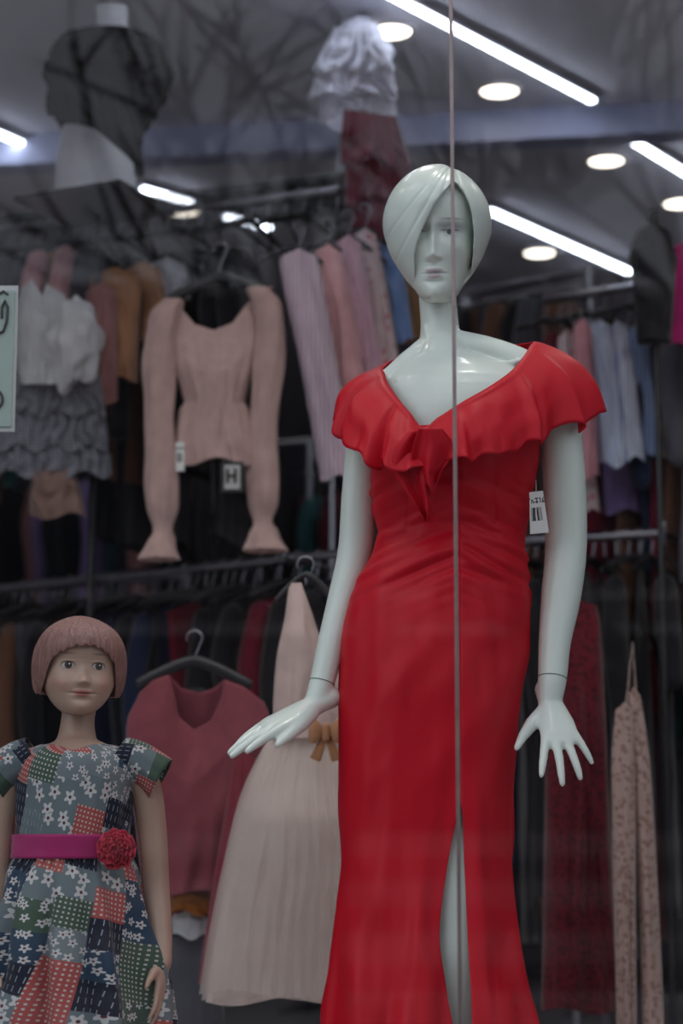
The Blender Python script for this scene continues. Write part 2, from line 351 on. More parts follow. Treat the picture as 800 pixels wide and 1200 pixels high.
def hair_obj(name,tab,win,M,mat,thick=.012,par=None,groove=None,vox=.002,sm=5,gain=1.0):
    def loft(tb,sh,gn):
        mb=MB(); n=180; rings=[]; z0,z1=tb[0][0],tb[-1][0]; N=110
        for i in range(N+1):
            z=z0+(z1-z0)*i/N; w,f,bk=interp(tb,z); w=max(w-sh,.001); f=min(f+sh,-.001); bk=max(bk-sh,.001); row=[]
            for k in range(n):
                a=2*math.pi*k/n; c,s=math.cos(a),math.sin(a); x=w*c; y=f*abs(s) if s<0 else bk*s
                v=Vector((x,y,z))
                if groove and sh==0: v=v*(1+gn*groove(x,y,z))
                row.append(v)
            rings.append(row)
        mb.grid(rings,True,0,cap0=True,cap1=True); return mb
    ti=[(tab[0][0]-.05,)+tuple(tab[0][1:])]+[(t[0]-(thick if t[0]>0 else 0),)+tuple(t[1:]) for t in tab]
    for gn in (gain,gain*.6,gain*.3,0.0):     # retry with shallower strands if the boolean fails
        o=loft(tab,0,gn).obj(name,[mat])
        inn=loft(ti,thick,0).obj(name+'_cut1',[mat])
        pm=MB(); a=[Vector((x,-.2,z)) for x,z in win]; bq=[Vector((x,-.005,z)) for x,z in win]; pm.grid([a,bq],True,0,cap0=True,cap1=True)
        pr=pm.obj(name+'_cut2',[mat],False)
        for c in (inn,pr): mod(o,'BOOLEAN',operation='DIFFERENCE',object=c,solver='EXACT')
        apply(o)
        for c in (inn,pr): bpy.data.objects.remove(c)
        zs_=[v.co.z for v in o.data.vertices]
        if len(zs_)>3000 and max(zs_)>tab[-1][0]*.9: break
        if gn>0: bpy.data.objects.remove(o)
    o.name=name
    mod(o,'REMESH',mode='VOXEL',voxel_size=vox,use_smooth_shade=True); mod(o,'SMOOTH',factor=.5,iterations=sm)
    o.matrix_world=M
    if par: o.parent=par
    return o
tabH=[(-.112,.034,-.060,.05),(-.10,.046,-.072,.065),(-.08,.062,-.083,.085),(-.05,.081,-.093,.10),(-.02,.093,-.100,.112),(.01,.099,-.105,.118),(.04,.096,-.105,.116),(.07,.083,-.095,.104),(.095,.062,-.074,.082),(.11,.040,-.05,.055),(.1195,.014,-.018,.02),(.121,.002,-.002,.002)]
winF=[(.030,.073),(.024,.064),(.012,.050),(-.004,.028),(-.017,.004),(-.028,-.018),(-.036,-.038),(-.041,-.060),(-.040,-.085),(-.036,-.16),(.052,-.16),(.060,-.085),(.064,-.05),(.066,-.02),(.063,.012),(.057,.036),(.047,.056),(.038,.067)]
def grv(x,y,z):
    g_=0
    if y<.06:
        t=max(0,.121-z)
        sg_=lambda q: 1/(1+math.exp(-q))
        g_-=.026*math.exp(-((x-(.030+.04*min(1,t*6)))/.0022)**2)*sg_((z-.0)/.01)
        for k,(s0,s1) in enumerate(((.030,-.62),(.026,-.95),(.028,-.30))):
            c=s0+s1*t*(.75+1.1*t); g_-=.020*math.exp(-((x-c)/.0022)**2)*sg_((z+.085)/.01)
        g_+=.018*sg_((.03-x)/.003)*sg_((z-.07)/.014)
    return g_
m_hair=skin_mat('mannequin_hair_paint',(.71,.80,.73))
MH2=Matrix.Translation(P(512,272,3.6))@Matrix.Rotation(math.radians(-3),4,'Z')@Matrix.Rotation(math.radians(5),4,'X')
hair_obj('hair',tabH,winF,MH2,m_hair,par=fem,groove=grv,vox=.0018,sm=6)
# ---------------------------------------------------------------- red dress
m=NT('red_crepe'); tc=m.n('ShaderNodeTexCoord'); ob=tc.outputs['Object']; nz=m.noise(ob,6,4)
c=m.mix(nz,(.56,.001,.013),(.64,.003,.020)); m_red=m.bsdf(c,.5,.0,bump=m.noise(ob,500,2),bstr=.12,bdist=.001,trans=.10,spec=.28)
dressp=empty('red_dress')
edge=[(512,446,630,.108),(540,438,630,.110),(580,437,622,.103),(625,443,616,.088),(660,431,617,.096),(700,414,620,.108),(750,402,620,.12),(800,397,613,.127),(850,397,606,.122),(900,398,602,.115),(950,400,600,.11),(1000,402,598,.108),(1050,398,601,.112),(1100,392,608,.12),(1150,387,618,.13),(1200,383,630,.14),(1280,375,650,.16),(1352,368,664,.18)]
slit=[(945,535,535.5),(960,531,537),(1000,523,539),(1050,515,541),(1100,511,543),(1150,518,545),(1200,527,547),(1352,540,556)]
mb=MB(); rows=[]; NCOL=280
for i in range(251):
    y=512+840*i/250
    L,R,ry=interp(edge,y); d=3.6; sc=S(y,d); cx=P((L+R)/2,y,d); rx=(R-L)/2*sc
    if y<945: xl=xr=535.
    else: xl,xr=interp(slit,y)
    mid=(L+R)/2; hf=(R-L)/2
    aR=-math.acos(max(-1,min(1,(xr-mid)/hf))); aL=-math.acos(max(-1,min(1,(xl-mid)/hf)))+2*math.pi
    row=[]
    for k in range(NCOL):
        a=aR+(aL-aR)*k/(NCOL-1); c,s=math.cos(a),math.sin(a)
        px=mid+hf*c; off=0.
        if s<0:
            fw=min(1,-s*2)
            off-=.022*math.exp(-((px-476)/28)**2-((y-542)/26)**2)*fw+.022*math.exp(-((px-566)/30)**2-((y-540)/26)**2)*fw
            off-=.012*math.exp(-((px-555)/30)**2-((y-900)/120)**2)*fw+.010*math.exp(-((px-455)/30)**2-((y-920)/130)**2)*fw
            for sx_ in (478,575):
                off+=.0022*math.exp(-((px-sx_-(y-560)*.04*(1 if sx_>500 else -1))/2.0)**2)*(1 if y<625 else 0)
        off+=.0036*math.exp(-((y-622-3*math.sin(px*.02))/2.6)**2)
        n1=noise.noise(Vector((px*.018,y*.010,3.1+(s>0)*5)))
        n2=noise.noise(Vector((px*.05,y*.010,9.)))
        wz=math.exp(-((y-655)/45)**2)+.6*math.exp(-((y-585)/26)**2)
        ad=abs(px-530)
        dr_=noise.noise(Vector((px*.014+y*.01,y*.085-ad*.035,1.7)))
        fl=max(0,(y-900)/450)
        amp=.0035+.008*fl
        off+=dr_*.016*wz+n1*.008+n2*amp*1.3
        off+=noise.noise(Vector((px*.022+(y-700)*.016,y*.010,4.4)))*.010*math.exp(-((y-800)/110)**2)
        off+=fl*.019*math.sin(a*9+n1*2.5+1.2)*min(1,fl*1.5)
        off-=.009*math.exp(-((px-(550+(y-950)*.06))/8)**2)*max(0,min(1,(y-930)/80))
        off-=.006*math.exp(-((px-(500-(y-950)*.10))/8)**2)*max(0,min(1,(y-930)/120))
        x=rx*c; yy=ry*s
        row.append(cx+Vector((x,yy,0))+(Vector((-c*off,-s*off,0)) if s>=0 else Vector((-c*.4*off,off,0))))
    rows.append(row)
mb.grid(rows,False)
dr=mb.obj('gown',[m_red],parent=dressp); mod(dr,'SOLIDIFY',thickness=.002,offset=1)
keys=[((530,408,3.71),(530,495,3.765),.02,.02),((470,418,3.70),(425,495,3.735),.03,.03),((450,430,3.665),(398,486,3.675),.033,.038),((450,434,3.61),(397,494,3.60),.033,.042),((454,448,3.555),(408,523,3.52),.028,.028),((466,466,3.515),(434,540,3.460),.02,.018),
 ((481,484,3.49),(466,550,3.432),.018,.010),((496,501,3.478),(497,553,3.420),.016,.008),((513,489,3.472),(528,543,3.420),.018,.010),((543,470,3.472),(560,534,3.420),.018,.012),((571,454,3.49),(592,529,3.435),.02,.014),
 ((597,436,3.53),(622,521,3.470),.024,.020),((612,419,3.57),(652,505,3.515),.034,.034),((621,405,3.605),(690,498,3.565),.042,.046),((625,400,3.64),(702,485,3.63),.044,.048),((616,402,3.675),(684,482,3.71),.038,.045),((585,405,3.70),(610,492,3.755),.03,.03)]
mb=MB(); K=len(keys); kk=[keys[-1]]+keys+keys[:3]
tt=[(i-1,)+tuple(P(*k[0])) for i,k in enumerate(kk)]; tb=[(i-1,)+tuple(P(*k[1])) for i,k in enumerate(kk)]; tm2=[(i-1,k[2],k[3]) for i,k in enumerate(kk)]
cen=Vector((P(520,450,3.6).x,3.61,0)); N=500; R=28; rings=[]
for r in range(R+1):
    v=r/R; row=[]
    for k in range(N):
        t=K*k/N; T=Vector(interp(tt,t)); B=Vector(interp(tb,t)); ou,uu=interp(tm2,t)
        out=((T+B)/2-cen); out.z=0; out.normalize()
        M_=(T+B)/2+out*ou+Vector((0,0,uu))
        p=T*(1-v)**2+M_*2*v*(1-v)+B*v**2
        ph=t*3.1+6.5*noise.noise(Vector((t*.8,2.2,0)))+v*1.2*noise.noise(Vector((t*1.1,8.2,0)))
        am=.55+.9*abs(noise.noise(Vector((t*.9,5.5,1))))
        w=math.sin(ph)+.35*math.sin(ph*2.1+1.)
        p=p+out*(w*am*.014*v**1.1)+UP*(.013*am*math.sin(ph+1.2)*v**2)+out*.010*noise.noise(Vector((t*1.6,v*3,5)))*v
        if v<.12: p=p+out*(.0030*math.sin(v/.12*math.pi))
        row.append(p)
    rings.append(row)
mb.grid(rings,True)
rf=mb.obj('ruffle_collar',[m_red],parent=dressp); mod(rf,'SOLIDIFY',thickness=.0016)
mb=MB()
def cascade(pts,dep,wob,seed):
    rows=[]; N=60;R=40
    y0,y1=pts[0][0],pts[-1][0]
    for r in range(R+1):
        v=r/R; py=y0+(y1-y0)*v; L,Rr=interp(pts,py); row=[]
        for k in range(N+1):
            u=k/N; px=L+(Rr-L)*u
            yy=py+6*math.sin(u*9+seed)*v
            off=-wob*math.sin(u*math.pi*3.2+seed+v*1.5)*(.35+.65*v)-.010*math.sin(u*math.pi)
            row.append(P(px,yy,dep(v)+off))
        rows.append(row)
    mb.grid(rows,False)
cascade([(505,480,508),(525,464,516),(548,460,518),(566,470,512),(584,484,508),(606,497,503)],lambda v:3.430+.03*v,.012,.4)
cascade([(502,490,518),(520,484,530),(540,482,528),(556,488,518),(572,496,512)],lambda v:3.412+.025*v,.010,2.2)
cs=mb.obj('ruffle_cascade',[m_red],parent=dressp); mod(cs,'SOLIDIFY',thickness=.0015)
# price tag
tm=NT('barcode_tag'); tc=tm.n('ShaderNodeTexCoord'); sp=tm.n('ShaderNodeSeparateXYZ'); tm.l(tc.outputs['UV'],sp.inputs[0])
wn=tm.n('ShaderNodeTexWhiteNoise',noise_dimensions='1D'); tm.l(tm.math('FLOOR',tm.math('MULTIPLY',sp.outputs[0],26)),wn.inputs['W'])
bar=tm.math('GREATER_THAN',wn.outputs[0],.45)
inb=tm.math('MULTIPLY',tm.math('MULTIPLY',tm.math('GREATER_THAN',sp.outputs[1],.3),tm.math('LESS_THAN',sp.outputs[1],.62)),tm.math('MULTIPLY',tm.math('GREATER_THAN',sp.outputs[0],.12),tm.math('LESS_THAN',sp.outputs[0],.88)))
wn2=tm.n('ShaderNodeTexWhiteNoise',noise_dimensions='2D'); cmb=tm.n('ShaderNodeCombineXYZ'); tm.l(tm.math('FLOOR',tm.math('MULTIPLY',sp.outputs[0],16)),cmb.inputs[0]); tm.l(tm.math('FLOOR',tm.math('MULTIPLY',sp.outputs[1],22)),cmb.inputs[1]); tm.l(cmb.outputs[0],wn2.inputs['Vector'])
txt=tm.math('MULTIPLY',tm.math('GREATER_THAN',wn2.outputs[0],.6),tm.math('MULTIPLY',tm.math('GREATER_THAN',sp.outputs[1],.72),tm.math('LESS_THAN',sp.outputs[1],.85)))
m_tag=tm.bsdf(tm.mix(tm.math('MAXIMUM',tm.math('MULTIPLY',bar,inb),txt),(.75,.75,.72),(.05,.05,.05)),.5)
def tag(name,pts,d,mat=m_tag,parent=None):
    q=MB(); v=[P(x,y,d) for x,y in pts]; uvs=[[(0,0),(1,0)],[(0,1),(1,1)]]
    q.grid([[v[0],v[1]],[v[2],v[3]]],uvs=uvs)
    q.tube([(v[2]+v[3])/2+Vector((0,0,-.004)),(v[2]+v[3])/2+Vector((0,.0,.02))],.0006,6)
    o=q.obj(name,[mat],False,parent); mod(o,'SOLIDIFY',thickness=.0008); return o
tag('price_tag',[(621,626),(643,624),(620,577),(636,575)],3.54,parent=dressp)
# ================================================================ CHILD MANNEQUIN
ch=empty('child_mannequin'); DC=3.62
CSK=(.42,.28,.21)
m_cs=skin_mat('child_paint',CSK,rough=.5)
mb=MB()
ring_loft(mb,[(866,70,112,.04,.01),(874,52,130,.055,.01),(884,32,150,.065,0),(900,24,158,.073,0),(940,28,150,.076,0),(1000,30,140,.072,0),(1060,25,150,.085,0),(1110,28,148,.08,0)],DC,step=8)
mb.smooth_tube([(P(94,820,DC+.02),.031),(P(91,845,DC+.02),.030),(P(90,865,DC+.015),.035),(P(89,880,DC+.01),.045)],20)
CWR=P(190,1128,DC-.03); CWL=P(-8,1128,DC-.03)
mb.smooth_tube([(P(156,897,DC),.030),(P(171,925,DC+.005),.028),(P(179,980,DC+.01),.0255),(P(183,1040,DC+.01),.0235),(P(188,1090,DC-.01),.0205),(CWR,.017)],16)
mb.smooth_tube([(P(26,897,DC),.030),(P(9,925,DC+.005),.028),(P(0,980,DC+.01),.0255),(P(-4,1040,DC+.01),.0235),(P(-7,1090,DC-.01),.0205),(CWL,.017)],16)
hand(mb,CWR,P(188,1190,DC-.06)-CWR,(-.35,-1,0),(-1,0,0),.66,.6,.25); hand(mb,CWL,P(-8,1190,DC-.06)-CWL,(.35,-1,0),(1,0,0),.66,.6,.25)
for px in (65,118):
    a=P(px,1340,DC+.01); a.z=FLOOR+.04
    mb.smooth_tube([(P(px,1090,DC),.06),(P(px,1180,DC),.05),(P(px,1250,DC),.037),(a+Vector((0,0,.05)),.03),(a,.027)],16)
    mb.tube([a+Vector((0,.01,-.01)),a+Vector((0,-.05,-.014)),a+Vector((0,-.1,-.022))],[(.026,.025),(.03,.022),(.028,.014)],12,ell=(Vector((1,0,0)),))
o=mb.obj('body',[m_cs],parent=ch); mod(o,'REMESH',mode='VOXEL',voxel_size=.003,use_smooth_shade=True); mod(o,'SMOOTH',factor=.6,iterations=6)
tabC=[(-.086,.006,-.052,-.02),(-.083,.022,-.066,-.005),(-.076,.034,-.073,.01),(-.064,.046,-.076,.03),(-.048,.056,-.077,.05),(-.03,.063,-.078,.065),(0,.066,-.075,.078),(.03,.068,-.079,.082),(.055,.062,-.073,.076),(.072,.045,-.053,.055),(.082,.02,-.02,.02),(.084,.003,-.003,.003)]
ftC=[(0,-.028,.0068,.0055,.011),(0,-.015,.006,.011,.0045),(.008,-.030,.0036,.0032,.004),(-.008,-.030,.0036,.0032,.004),(.025,-.001,.012,.009,-.0055),(-.025,-.001,.012,.009,-.0055),
 (.026,-.001,.0105,.0068,.0055),(-.026,-.001,.0105,.0068,.0055),(.026,.0065,.010,.0012,.0012),(-.026,.0065,.010,.0012,.0012),(-.005,-.0460,.007,.0024,.004),(.005,-.0460,.007,.0024,.004),(0,-.0525,.009,.003,.005),(0,-.0492,.016,.0009,-.003),(0,-.060,.010,.003,-.002),(0,-.072,.012,.008,.006),
 (.038,-.034,.015,.013,.0065),(-.038,-.034,.015,.013,.0065),(.019,-.0485,.003,.003,-.002),(-.019,-.0485,.003,.003,-.002)]
wh=(.46,.42,.38); pc=[]
for sg in (-1,1):
    x=.0265*sg
    pc+=[(x+.002*sg,.0195,.0125,.0015,(.16,.08,.06),.6,.7),(x,-.0005,.0120,.0070,(.03,.015,.012),.12,.9),(x,-.0016,.0106,.0054,wh,.12,1),(x+.0005,-.0010,.0066,.0064,(.035,.018,.012),.1,1),(x+.0005,-.001,.0027,.0027,(.01,.01,.01),.1,1),(x+.002,.0010,.0011,.0011,(.9,.9,.9),.2,1),(x*1.5,-.034,.013,.011,(.42,.17,.13),.9,.45)]
pc+=[(-.005,-.0465,.0095,.0030,(.36,.11,.09),.25,.9),(.005,-.0465,.0095,.0030,(.36,.11,.09),.25,.9),(0,-.0520,.0115,.0034,(.36,.11,.09),.25,.9),(0,-.0492,.0165,.0007,(.10,.03,.03),.4,.9)]
HCC=P(93,781,DC); MC_=Matrix.Translation(HCC)@Matrix.Rotation(math.radians(13),4,'Z')@Matrix.Rotation(math.radians(2),4,'Y')@Matrix.Rotation(math.radians(3),4,'X')
cm=head_geo(tabC,ftC,MC_,dz=.0010)
for sg in (-1,1):
    cm.tube([MC_@Vector((.067*sg,.012,.006)),MC_@Vector((.071*sg,.013,-.004)),MC_@Vector((.067*sg,.010,-.02))],[(.010,.004),(.012,.005),(.007,.004)],10,ell=(Vector((0,1,0)),))
cm.obj('head',[skin_mat('child_face_paint',(.45,.30,.225),pc,.5)],parent=ch)
m=NT('child_hair'); tc=m.n('ShaderNodeTexCoord'); mp=m.n('ShaderNodeMapping'); mp.inputs['Scale'].default_value=(1,1,.08); m.l(tc.outputs['Object'],mp.inputs[0])
nz=m.noise(mp.outputs[0],220,3); m_ch=m.bsdf(m.mix(nz,(.10,.046,.038),(.40,.205,.175)),.5,bump=nz,bstr=.8,bdist=.004)
tabCH=[(-.052,.073,-.020,.066),(-.04,.079,-.045,.080),(-.015,.083,-.072,.089),(.01,.083,-.084,.093),(.035,.078,-.090,.089),(.06,.064,-.078,.075),(.076,.043,-.05,.05),(.087,.016,-.02,.02),(.0885,.003,-.003,.003)]
winC=[(-.058,-.004),(-.052,.012),(-.047,.014),(-.043,.022),(-.036,.021),(-.030,.029),(-.022,.027),(-.016,.034),(-.008,.030),(.000,.036),(.008,.031),(.015,.036),(.022,.029),(.029,.031),(.035,.023),(.042,.022),(.048,.012),(.055,.008),(.060,-.02),(.064,-.045),(.068,-.10),(-.068,-.10),(-.064,-.045),(-.061,-.02)]
def grc(x,y,z):
    a=math.atan2(y,x); return .020*noise.noise(Vector((a*12,z*5,0)))+.024*noise.noise(Vector((a*26,z*7,4)))
hair_obj('hair',tabCH,winC,MC_,m_ch,thick=.010,par=ch,groove=grc,vox=.0015,sm=2)
def patch_mat():
    m=NT('patchwork_print'); tc=m.n('ShaderNodeTexCoord'); mp=m.n('ShaderNodeMapping'); m.l(tc.outputs['UV'],mp.inputs[0]); mp.inputs['Rotation'].default_value=(0,0,.22)
    v0=mp.outputs[0]; sp=m.n('ShaderNodeSeparateXYZ'); m.l(v0,sp.inputs[0]); U,V=sp.outputs[0],sp.outputs[1]
    cell=m.n('ShaderNodeCombineXYZ'); fu=m.math('MULTIPLY',U,15.5)
    col_i=m.math('FLOOR',fu); wn0=m.n('ShaderNodeTexWhiteNoise',noise_dimensions='1D'); m.l(col_i,wn0.inputs['W'])
    fv=m.math('ADD',m.math('MULTIPLY',V,19),wn0.outputs[0])
    m.l(col_i,cell.inputs[0]); m.l(m.math('FLOOR',fv),cell.inputs[1])
    wn=m.n('ShaderNodeTexWhiteNoise',noise_dimensions='2D'); m.l(cell.outputs[0],wn.inputs['Vector']); h=wn.outputs[0]
    cr=m.n('ShaderNodeValToRGB'); cr.color_ramp.interpolation='CONSTANT'; m.l(h,cr.inputs[0])
    cols=[(0,(.12,.155,.165)),(.26,(.008,.012,.026)),(.50,(.34,.07,.065)),(.66,(.05,.085,.06)),(.80,(.02,.045,.08)),(.9,(.15,.18,.19))]
    el=cr.color_ramp.elements; el[0].position=0; el[0].color=(*cols[0][1],1); el[1].position=cols[1][0]; el[1].color=(*cols[1][1],1)
    for p_,c_ in cols[2:]:
        e=el.new(p_); e.color=(*c_,1)
    c=cr.outputs[0]
    def tri(x,k): return m.math('ABSOLUTE',m.math('SUBTRACT',m.math('FRACT',m.math('MULTIPLY',x,k)),.5))
    dots=m.math('MULTIPLY',m.math('LESS_THAN',tri(U,120),.20),m.math('LESS_THAN',tri(V,120),.20))
    isC=m.math('MULTIPLY',m.math('GREATER_THAN',h,.50),m.math('LESS_THAN',h,.72))
    c=m.mix(m.math('MULTIPLY',dots,isC),c,(.46,.44,.40))
    st=m.math('MULTIPLY',m.math('LESS_THAN',tri(U,95),.06),m.math('LESS_THAN',tri(V,60),.3)); isN=m.math('MULTIPLY',m.math('GREATER_THAN',h,.26),m.math('LESS_THAN',h,.50))
    c=m.mix(m.math('MULTIPLY',st,isN),c,(.28,.30,.33))
    for sc,thr,cmpop in ((30,.30,0),(48,.28,1)):
        vo=m.n('ShaderNodeTexVoronoi',voronoi_dimensions='2D'); vo.inputs['Scale'].default_value=sc; vo.inputs['Randomness'].default_value=.8; m.l(v0,vo.inputs['Vector'])
        scl=m.n('ShaderNodeVectorMath',operation='SUBTRACT'); m.l(v0,scl.inputs[0]); m.l(vo.outputs['Position'],scl.inputs[1])
        s2=m.n('ShaderNodeSeparateXYZ'); m.l(scl.outputs[0],s2.inputs[0]); an=m.math('ARCTAN2',s2.outputs[1],s2.outputs[0])
        rr=m.math('ADD',m.math('MULTIPLY',m.math('COSINE',m.math('MULTIPLY',an,5)),.10),thr)
        fl=m.math('LESS_THAN',vo.outputs['Distance'],rr)
        msk=m.math('LESS_THAN',h,.26) if cmpop==0 else m.math('GREATER_THAN',h,.76)
        c=m.mix(m.math('MULTIPLY',fl,msk),c,(.48,.48,.47))
        c=m.mix(m.math('MULTIPLY',m.math('LESS_THAN',vo.outputs['Distance'],.09),msk),c,(.08,.02,.03))
    return m.bsdf(c,.8,.1,bump=m.noise(tc.outputs['Object'],400,2),bstr=.2,bdist=.001,spec=.25)
m_patch=patch_mat()
cd=empty('child_patchwork_dress')
ctab=[(874,50,132,.062),(882,30,154,.072),(900,20,162,.083),(930,20,156,.088),(980,19,150,.086),(1005,17,151,.085),(1025,8,160,.098),(1060,0,170,.112),(1120,-14,184,.13),(1200,-28,198,.15),(1290,-40,212,.17)]
mb=MB(); rows=[];uvs=[]
for i in range(150):
    y=874+(1290-874)*i/149; L,R,ry=interp(ctab,y); c=P((L+R)/2,y,DC); rx=(R-L)/2*S(y,DC); row=[];ur=[]
    fl=max(0,min(1,(y-1005)/120))
    for k in range(200):
        a=2*math.pi*k/200; ca,sa=math.cos(a),math.sin(a)
        off=fl*(.018*math.sin(a*11+noise.noise(Vector((ca*2,sa*2,y*.004)))*4))+.007*noise.noise(Vector((ca*3,sa*3,y*.02)))
        if 1005<y<1040: off+=.003*math.sin(a*40)*math.exp(-((y-1012)/12)**2)
        p=c+Vector(((rx+off)*ca,(ry+off)*sa,0))
        if y<890: p.z-= .012*max(0,-sa)*(890-y)/16*max(0,1-abs(ca)*1.6)
        row.append(p); ur.append((a*.125,-y*S(1000,DC)))
    rows.append(row);uvs.append(ur)
mb.grid(rows,True,0,uvs)
for sg,pts in ((1,[(138,886),(156,892),(174,902),(188,914)]),(-1,[(42,886),(26,892),(8,902),(-6,914)])):
    A=[P(x,y,DC+.002) for x,y in pts]; rows=[];uvs=[]
    rad=[(.036,.05),(.037,.047),(.037,.044),(.040,.046)]
    T=(A[-1]-A[0]).normalized(); u=Vector((0,1,0)); w=T.cross(u).normalized()
    for j in range(13):
        t=j/12*3; x,yy,z,r1,r2=interp([(i,*A[i],rad[i][0],rad[i][1]) for i in range(4)],t)
        rows.append([Vector((x,yy,z))+w*(r1*math.cos(2*math.pi*k/48))+u*((r2+.002*math.sin(k*1.3)*j/12)*math.sin(2*math.pi*k/48)) for k in range(48)]); uvs.append([(k*.006+2,j*.01) for k in range(48)])
    mb.grid(rows,True,0,uvs)
o=mb.obj('dress_body',[m_patch],parent=cd); mod(o,'SOLIDIFY',thickness=.0015,offset=1)
mb=MB(); rows=[]
for j in range(9):
    y=978+28*j/8; L,R,ry=interp(ctab,y); c=P((L+R)/2,y,DC); rx=(R-L)/2*S(y,DC)+.005
    rows.append([c+Vector(((rx+.002*noise.noise(Vector((k*.1,j*.9,0))))*math.cos(2*math.pi*k/96),(ry+.005)*math.sin(2*math.pi*k/96),0)) for k in range(96)])
mb.grid(rows,True); o=mb.obj('sash',[fabric((.36,.008,.12),rough=.5)],parent=cd); mod(o,'SOLIDIFY',thickness=.002,offset=1)
mb=MB(); C0=P(137,995,DC-.085)
for L_ in range(5):
    R0=.034-.0065*L_; N=90; rows=[]
    for j in range(7):
        v=j/6; row=[]
        for k in range(N):
            a=2*math.pi*k/N; nn=noise.noise(Vector((math.cos(a)*2.2,math.sin(a)*2.2,L_*3.)))
            r=.003+(R0-.003)*v*(1+.10*nn); rz=-(.004*L_)-.010*v*v+.005*v*math.sin(a*(9-L_)+L_+nn*5)
            row.append(C0+Vector((r*math.cos(a),rz-.004*L_,r*math.sin(a)+.002*v*math.cos(a*11+L_))))
        rows.append(row)
    mb.grid(rows,True)
o=mb.obj('rosette',[fabric((.50,.025,.055),rough=.6)],parent=cd); mod(o,'SOLIDIFY',thickness=.0012)
# ================================================================ GARMENTS
def garment(mb,pt,rows,top,bot,thick,mat=0,nu=30,nv=30,amp=.01,freq=6,seed=0,topb=None,usc=1/440.,pinch=True,sw=1.0):
    topb=topb or top; G=[];U=[]
    for j in range(nv+1):
        v=j/nv; row=[];ur=[]
        for side in (0,1):
            for i in range(nu):
                u=i/nu if side==0 else 1-i/nu
                t=(top if side==0 else topb)(u); bq=bot(u); y=t+(bq-t)*v
                L,R=interp(rows,y); x=L+(R-L)*u
                th=thick*math.sqrt(max(0,1-(2*u-1)**2))*((.25+.75*min(1,v*3)) if pinch else 1)
                n1=noise.noise(Vector((u*3+seed,v*2,seed*1.7)))
                f=amp*(.25+.75*v)*(sw*math.sin(2*math.pi*freq*u+n1*7+seed)*(.6+.6*noise.noise(Vector((u*2.3,seed,3))))+(1.7-.8*sw)*noise.noise(Vector((u*freq*1.5,v*4,seed+7))))
                off=(-th if side==0 else th)+f*(1 if side==0 else .8)
                row.append(pt(x,off,y)); ur.append((x*usc,-y*usc))
        G.append(row);U.append(ur)
    mb.grid(G,True,mat,U)
def pxmap(d,cx=0,skew=0): return lambda x,off,y: P(x,y,d+off+(x-cx)*skew)
def lin(pts):
    def f(u):
        for a,b in zip(pts,pts[1:]):
            if u<=b[0]: return a[1]+(b[1]-a[1])*(u-a[0])/(b[0]-a[0])
        return pts[-1][1]
    return f
m_plastic=simple('black_plastic',(.02,.02,.022),.35); m_chrome=simple('chrome',(.40,.40,.44),.28,metal=1,var=.05)
HANG=MB()
def hanger(top,w,ew,mat=0,drop=.06,r=.0035):
    top=Vector(top); pts=[]
    for k in range(9):
        a=math.radians(200-25*k); pts.append(top+ew*(.018*math.cos(a))+Vector((0,0,.018*math.sin(a))))
    pts.append(top+Vector((0,0,-.045))); pts.append(top+Vector((0,0,-drop)))
    HANG.tube(pts,.0018,6,1)
    c=top+Vector((0,0,-drop)); sh=[]
    for k in range(13):
        u=-1+2*k/12; sh.append(c+ew*(u*w)+Vector((0,0,-.055*abs(u)**1.3)))
    HANG.tube(sh,[(r*.9,r*2.2)]*13,8,mat,ell=(ew.cross(UP),))
RK=MB()
def rail(a,b,posts=True,z1=FLOOR,r=.012,pp=(0,1)):
    RK.tube([a,b],r,12)
    if posts:
        for t in pp:
            e=a.lerp(b,t); RK.tube([Vector((e.x,e.y,z1)),e],r*1.1,12)
            RK.tube([Vector((e.x,e.y,z1+.02))-E2*.22,Vector((e.x,e.y,z1+.02))+E2*.22],r,10)
ZU=P(395,222,5.3).z
railA=PZ(395,222,ZU); railB=PZ(-80,281,ZU)
zl_=P(395,648,5.3).z; lowA=PZ(400,648,zl_); lowB=PZ(-80,698,zl_)
zr=P(777,625,5.5).z; rlA=PZ(600,634,zr); rlB=PZ(777,625,zr)
zru=P(690,318,6.6).z; ruA=PZ(545,345,zru); ruB=PZ(690,318,zru)
rail(railA,railB,False); rail(lowA,lowB,False)
for t in (.12,.99):
    e=railA.lerp(railB,t)+E2*.30
    RK.tube([Vector((e.x,e.y,FLOOR)),e],.012,10); RK.tube([e,e-E2*.30],.009,8); f2=Vector((e.x,e.y,zl_)); RK.tube([f2,f2-E2*.30],.009,8)
RK.obj('clothes_rack',[m_chrome]); RK=MB()
rail(rlA,rlB,False); RK.tube([rlB+Vector((0,0,-.03)),rlB+Vector((0,0,.03))],.008,10)
for e0 in (rlA.lerp(rlB,.1),rlB):
    e=e0+E2*.35; RK.tube([e0,e],.010,10); RK.tube([Vector((e.x,e.y,FLOOR)),e],.012,10)
RK.obj('clothes_rack',[m_chrome]); RK=MB()
rail(ruA,ruB); RK.obj('clothes_rack',[m_chrome]); RK=MB()
sg=NT('shelf_glass')
m_shelf=sg.bsdf(sg.mix(sg.noise(sg.n('ShaderNodeTexCoord').outputs['Object'],4,3),(.12,.15,.15),(.2,.24,.24)),.15,alpha=.45)
b=MB(); zs=ZU+.035; A=Vector((railA.x,railA.y,zs)); B=Vector((railB.x,railB.y,zs)); dr=(B-A).normalized(); sd=Vector((-dr.y,dr.x,0))
if sd.y<0: sd=-sd
c=(A+B)/2+sd*.14; b.box(c,((B-A).length/2+.03,.17,.005),(dr,sd,UP)); b.obj('glass_shelf',[m_shelf],False)
